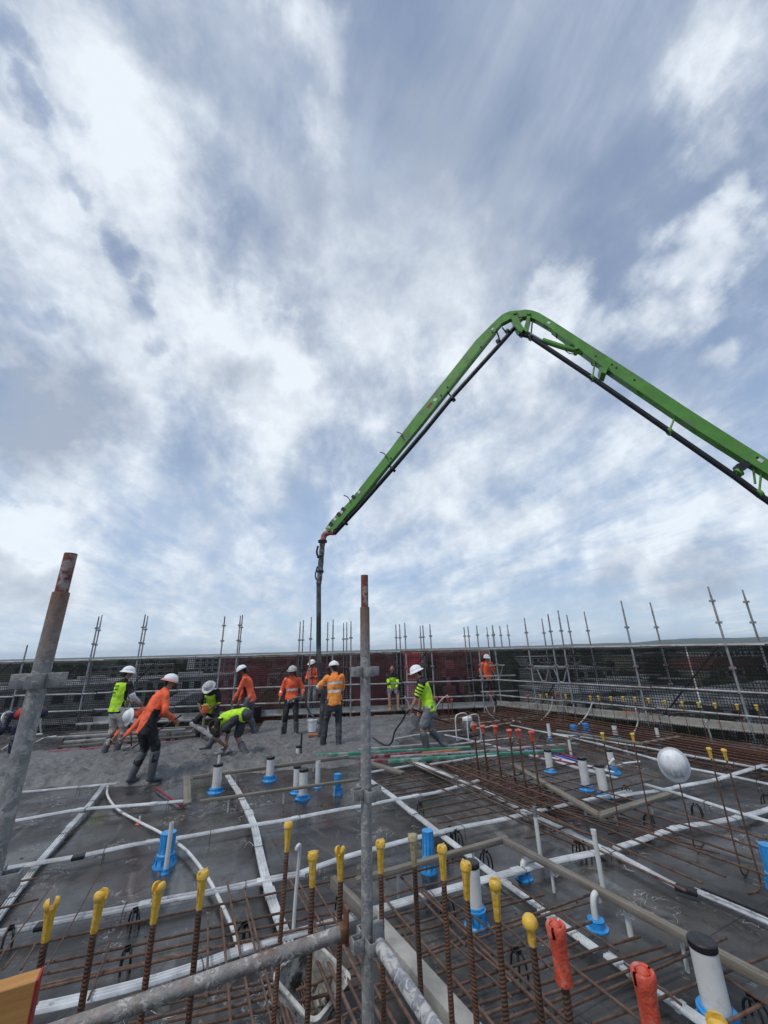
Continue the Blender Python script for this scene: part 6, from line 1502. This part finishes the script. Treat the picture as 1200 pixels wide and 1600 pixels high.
w6, h6, T6 = person('worker in orange top and grey trousers with neck flap under a white helmet', gp(386, 1146), 262, dict(lean=14, curl=10, handL=(-.16, .38, .86), handR=(.14, .28, .84), head=(16, 0), hang=12, footL=(-.10, .12, .09), footR=(.12, -.16, .09), hem=.12),
    dict(shirt=[F_ORANGE, F_BLACK], zone=lambda s_, t, u, v, a: 1 if s_ == 'torso' and v > .15 and t < .55 else 0, trousers=F_GREYB, hat='flap', skin=M_SKIND), 1.02, CZ)
w7, h7, T7 = person('long-haired worker in orange shirt and dark brimmed hat holding a grey vibrator hose', gp(453, 1146), 172, dict(lean=2, handL=(-.30, .22, .98), handR=(.30, .16, .92), poleL=(-.5, -.6, -.8), poleR=(.5, -.6, -.8), head=(6, 12), footL=(-.17, .05, .09), footR=(.15, 0, .09)),
    dict(shirt=[F_ORANGE, F_REFL], zone=z_bands_sleeve, sleeve=.78, trousers=F_BLACK, hat='darkbrim', hatmat=F_HATG, hairlen=1, skin=M_SKIND, legs=.8), .97, CZ)
pb = on_line(490, B0, bt, .45, bn, y=1090)
w8, h8, T8 = person('worker in orange jacket standing on the walkway behind the concrete hose', pb, 205, dict(lean=6, handL=(-.10, .30, 1.12), handR=(.16, .32, 1.02), head=(12, 8), poleL=(-1, -.3, -.2)),
    dict(shirt=[F_ORANGE, F_CHAR], zone=lambda s_, t, u, v, a: 1 if s_ == 'torso' and abs(u) < .12 and v > 0 else (1 if s_ == 'fore' and a > .6 else 0), trousers=F_GREY, hat='helmet', skin=M_SKIND), .93, .20)
w9, h9, T9 = person('worker in amber orange shirt with two reflective bands seen from behind guiding the hose', gp(520, 1162), 345, dict(lean=4, handL=(-.30, .28, 1.04), handR=(.10, .34, .98), poleL=(-1, -.5, -.4), poleR=(.9, -.7, -.3), footL=(-.20, .10, .09), footR=(.12, -.05, .09), head=(6, -15), palmL=(0, 1, 0), hip=(.02, 0, .93)),
    dict(shirt=[F_ORANGE2, F_REFL], zone=z_bands, sleeve=.42, trousers=F_CHAR, hat='helmet', gloves=1, boots=F_CHAR, boot_h=.3, skin=M_SKIN), 1.04, CZ)
for k, (a, e) in enumerate((((-1), 0), ((1), 0))): pass
w10, h10, T10 = person('worker in lime polo and grey shorts walking left and dragging a black hose', gp(674, 1172), 272, dict(hip=(0, 0, .92), lean=11, curl=10, handL=(-.16, .52, .62), handR=(.18, .20, .82), head=(10, 10), hang=12, footL=(-.08, .08, .09), footR=(.10, -.30, .18), kneeR=(0, 1, .4), toeR=(.1, .8, -.6), poleR=(.5, -1, -.2)),
    dict(shirt=[F_LIME, F_BLACK], zone=lambda s_, t, u, v, a: 1 if (s_ == 'upper' and int(a * 9) % 2 == 0) or (s_ == 'torso' and t > .86) else 0, sleeve=.42, trousers=F_GREY, legs=.40, hat='brim', hatmat=M_WHITE, boot_h=.80, skin=M_SKIN), 1.02, 0)
pb = on_line(614, B0, bt, .12, bn, y=1100)
w11, h11, T11 = person('bareheaded worker in lime and black shirt half sitting against the back rails', pb, 172, dict(hip=(0, -.12, .64), lean=4, curl=12, handL=(-.10, .30, .72), handR=(.12, .32, .70), head=(18, 5), footL=(-.12, .38, .09), footR=(.16, .34, .09), kneeL=(-.2, 1, .5), kneeR=(.2, 1, .5), hem=.06),
    dict(shirt=[F_LIME, F_BLACK], zone=lambda s_, t, u, v, a: 1 if (s_ != 'torso' and a < .6) or (s_ == 'torso' and t > .82) else 0, trousers=F_GREYB, legs=.45, hat=None, boots=F_BOOTB, boot_h=.25), .95, .20)
pb = on_line(766, B0, bt, .40, bn, y=1090)
w12, h12, T12 = person('worker in orange tee and black shorts standing on the walkway in the far corner', pb, 178, dict(lean=2, handL=(-.28, .05, .90), handR=(.26, .14, .92), head=(6, 0)),
    dict(shirt=[F_ORANGE, F_ORANGE2], zone=lambda s_, t, u, v, a: 0, sleeve=.42, trousers=F_BLACK, legs=.45, hat='helmet', boots=F_CHAR, boot_h=.3, skin=M_SKIN), .93, .20)
w13, h13, T13 = person('bent worker in red and navy jacket mostly hidden by the left post', gp(30, 1172), 275, dict(hip=(0, -.20, .84), lean=88, curl=10, handL=(-.18, .46, .40), handR=(.18, .40, .36), hang=100, footL=(-.14, .05, .09), footR=(.14, -.1, .09)),
    dict(shirt=[F_RED, F_NAVY], zone=lambda s_, t, u, v, a: 1 if (s_ == 'torso' and t > .72) or s_ != 'torso' else 0, trousers=F_NAVY, hat='helmet', skin=M_SKIN), 1.0, CZ)
bpy.data.scenes.remove(TSC)

# ------ what they hold
M_ALU = plain('brushed_aluminium', (.52, .53, .54), .4, .6, .12, 6, dirt=(.28, .27, .26), dirt_amt=.7, dscale=5)
def tool(name, label, cat, parts):
    t = thing(name, label, cat)
    for nm, mb_, mt in parts: mb_.build(nm, mt, t)
    return t
e = gp(206, 1172); e.z = .16
tool('concrete_rake', 'long-handled rake held low by the leaning orange worker', 'rake', [('handle', MB().tube([h2[1] + (h2[1] - e) * .12, e], .014, 8), M_DKST), ('head', MB().beam(e + sd * -.25 + Vector((0, 0, -.03)), e + sd * .25 + Vector((0, 0, -.03)), .02, .09), M_ALU)])
e = gp(205, 1168); e.z = .15; e2 = gp(180, 1172)
tool('concrete_shovel', 'shovel held by the bent orange worker', 'shovel', [('handle', MB().tube([h3[0] + Vector((.05, .1, .25)), e], .014, 8), M_TIMB), ('blade', MB().beam(e, e + fw * -.02 + sd * -.22 + Vector((0, 0, -.05)), .18, .012), M_ALU)])
a = at(299, 1130, (gp(330, 1150) - Vector((0, 0, EYE))).dot(_f)); b = at(336, 1153, (gp(338, 1160) - Vector((0, 0, EYE))).dot(_f))
tool('screed_bar', 'aluminium screed bar with a handle in front of the crouching worker', 'screed', [('bar', MB().beam(a, b, .10, .07, bev=.005), M_ALU), ('handle', MB().tube(spline([b + Vector((.0, 0, .03)), b + Vector((.05, -.02, .30)), b + Vector((.12, -.03, .42)), b + Vector((.16, 0, .25)), b + Vector((.14, 0, .05))], 4), .013, 7), M_DKST), ('clamp', MB().box(b, (.12, .12, .12), bev=.01), M_ALU)])
o = (h4[0] + h4[1]) / 2
tool('power_screed', 'orange hand machine held upright by the crouching worker', 'machine', [('motor', MB().box(o + Vector((0, 0, .02)), (.16, .14, .14), bev=.02), cloth('orange_machine', (.55, .12, .03))), ('shaft', MB().tube([o, Vector((o.x - .02, o.y - .1, .1))], .035, 10), M_TIMB), ('tank', MB().box(o + Vector((0, 0, .14)), (.12, .1, .06), bev=.015), M_YCAP)])
e = (h5[0] + h5[1]) / 2
tool('hand_float', 'small hand float pressed on the concrete by the bent lime worker', 'float', [('blade', MB().beam(Vector((e.x - .18, e.y, .19)), Vector((e.x + .18, e.y + .05, .19)), .12, .01), M_ALU), ('grip', MB().tube([Vector((e.x - .06, e.y, .24)), Vector((e.x + .06, e.y + .02, .24))], .015, 8), M_TIMB), ('stem', MB().tube([Vector((e.x, e.y + .01, .19)), Vector((e.x, e.y + .01, .24))], .008, 6), M_DKST)])
p0 = gp(440, 1148); p0.z = .08; p1 = Vector((p0.x, p0.y, .45)); wv = (h7[0] + Vector((0, 0, 0)))
q0 = at(497, 1100, (h7[0] - Vector((0, 0, EYE))).dot(_f) + .4); q1 = gp(505, 1140); q1.z = .15
mid_ = at(462, 1090, (h7[0] - Vector((0, 0, EYE))).dot(_f))
tag(MB().tube(spline([p0, p1, at(444, 1108, (mid_ - Vector((0, 0, EYE))).dot(_f)), h7[1] * .35 + mid_ * .65 if False else at(452, 1096, (mid_ - Vector((0, 0, EYE))).dot(_f)), mid_, at(476, 1092, (mid_ - Vector((0, 0, EYE))).dot(_f) + .1), at(482, 1110, (mid_ - Vector((0, 0, EYE))).dot(_f) + .2), q1], 6), .024, 10).build('vibrator_hose', plain('grey_rubber', (.10, .10, .10), .6, 0, .2, 8, dirt=(.3, .3, .28), dirt_amt=.5)), 'grey vibrator hose looping from the long-haired worker into the concrete', 'hose')
w_ = (h10[0] - Vector((0, 0, EYE))).dot(_f); e = gp(602, 1166); e.z = .14; e3 = gp(583, 1156); e3.z = .16
tag(MB().tube(spline([at(700, 1128, w_ + 1.4), at(672, 1120, w_ + .4), h10[0], at(628, 1127, w_), at(617, 1143, w_), at(612, 1160, w_), e, e3], 6), .017, 9).build('drag_hose', M_BLACK), 'black hose hanging from the hand of the worker in grey shorts', 'hose')
arc([(633, 1088), (638, 1100), (641, 1112), (642, 1124)], 'white conduit standing before the half-sitting worker', (642, 1125), .02)

# ---------------------------------------------------------------- air between here and the far hills
hm_ = bpy.data.materials.new('haze_air'); hm_.use_nodes = True; hn = hm_.node_tree; hn.nodes.clear()
hv = hn.nodes.new('ShaderNodeVolumePrincipled'); ho = hn.nodes.new('ShaderNodeOutputMaterial'); hn.links.new(hv.outputs[0], ho.inputs['Volume'])
hv.inputs['Density'].default_value = .000028; hv.inputs['Color'].default_value = (.72, .82, .95, 1); hv.inputs['Anisotropy'].default_value = .2
tag(MB().box((0, 0, 95), (54000, 54000, 240)).build('haze', hm_, smooth=False), kind='stuff')

# ---------------------------------------------------------------- stand every thing's empty at its own base
bpy.context.view_layer.update()
for o in list(C.objects):
    if o.type == 'EMPTY' and o.parent is None and o.location.length < 1e-6 and o.children:
        lo = Vector((1e9,) * 3); hi = -lo
        for ch in o.children_recursive:
            if ch.type == 'MESH':
                for c_ in ch.bound_box:
                    p = ch.matrix_world @ Vector(c_); lo = Vector(map(min, lo, p)); hi = Vector(map(max, hi, p))
        base = Vector(((lo.x + hi.x) / 2, (lo.y + hi.y) / 2, lo.z)); o.location = base
        for ch in o.children: ch.location = ch.location - base
scene.cycles.transparent_max_bounces = 16
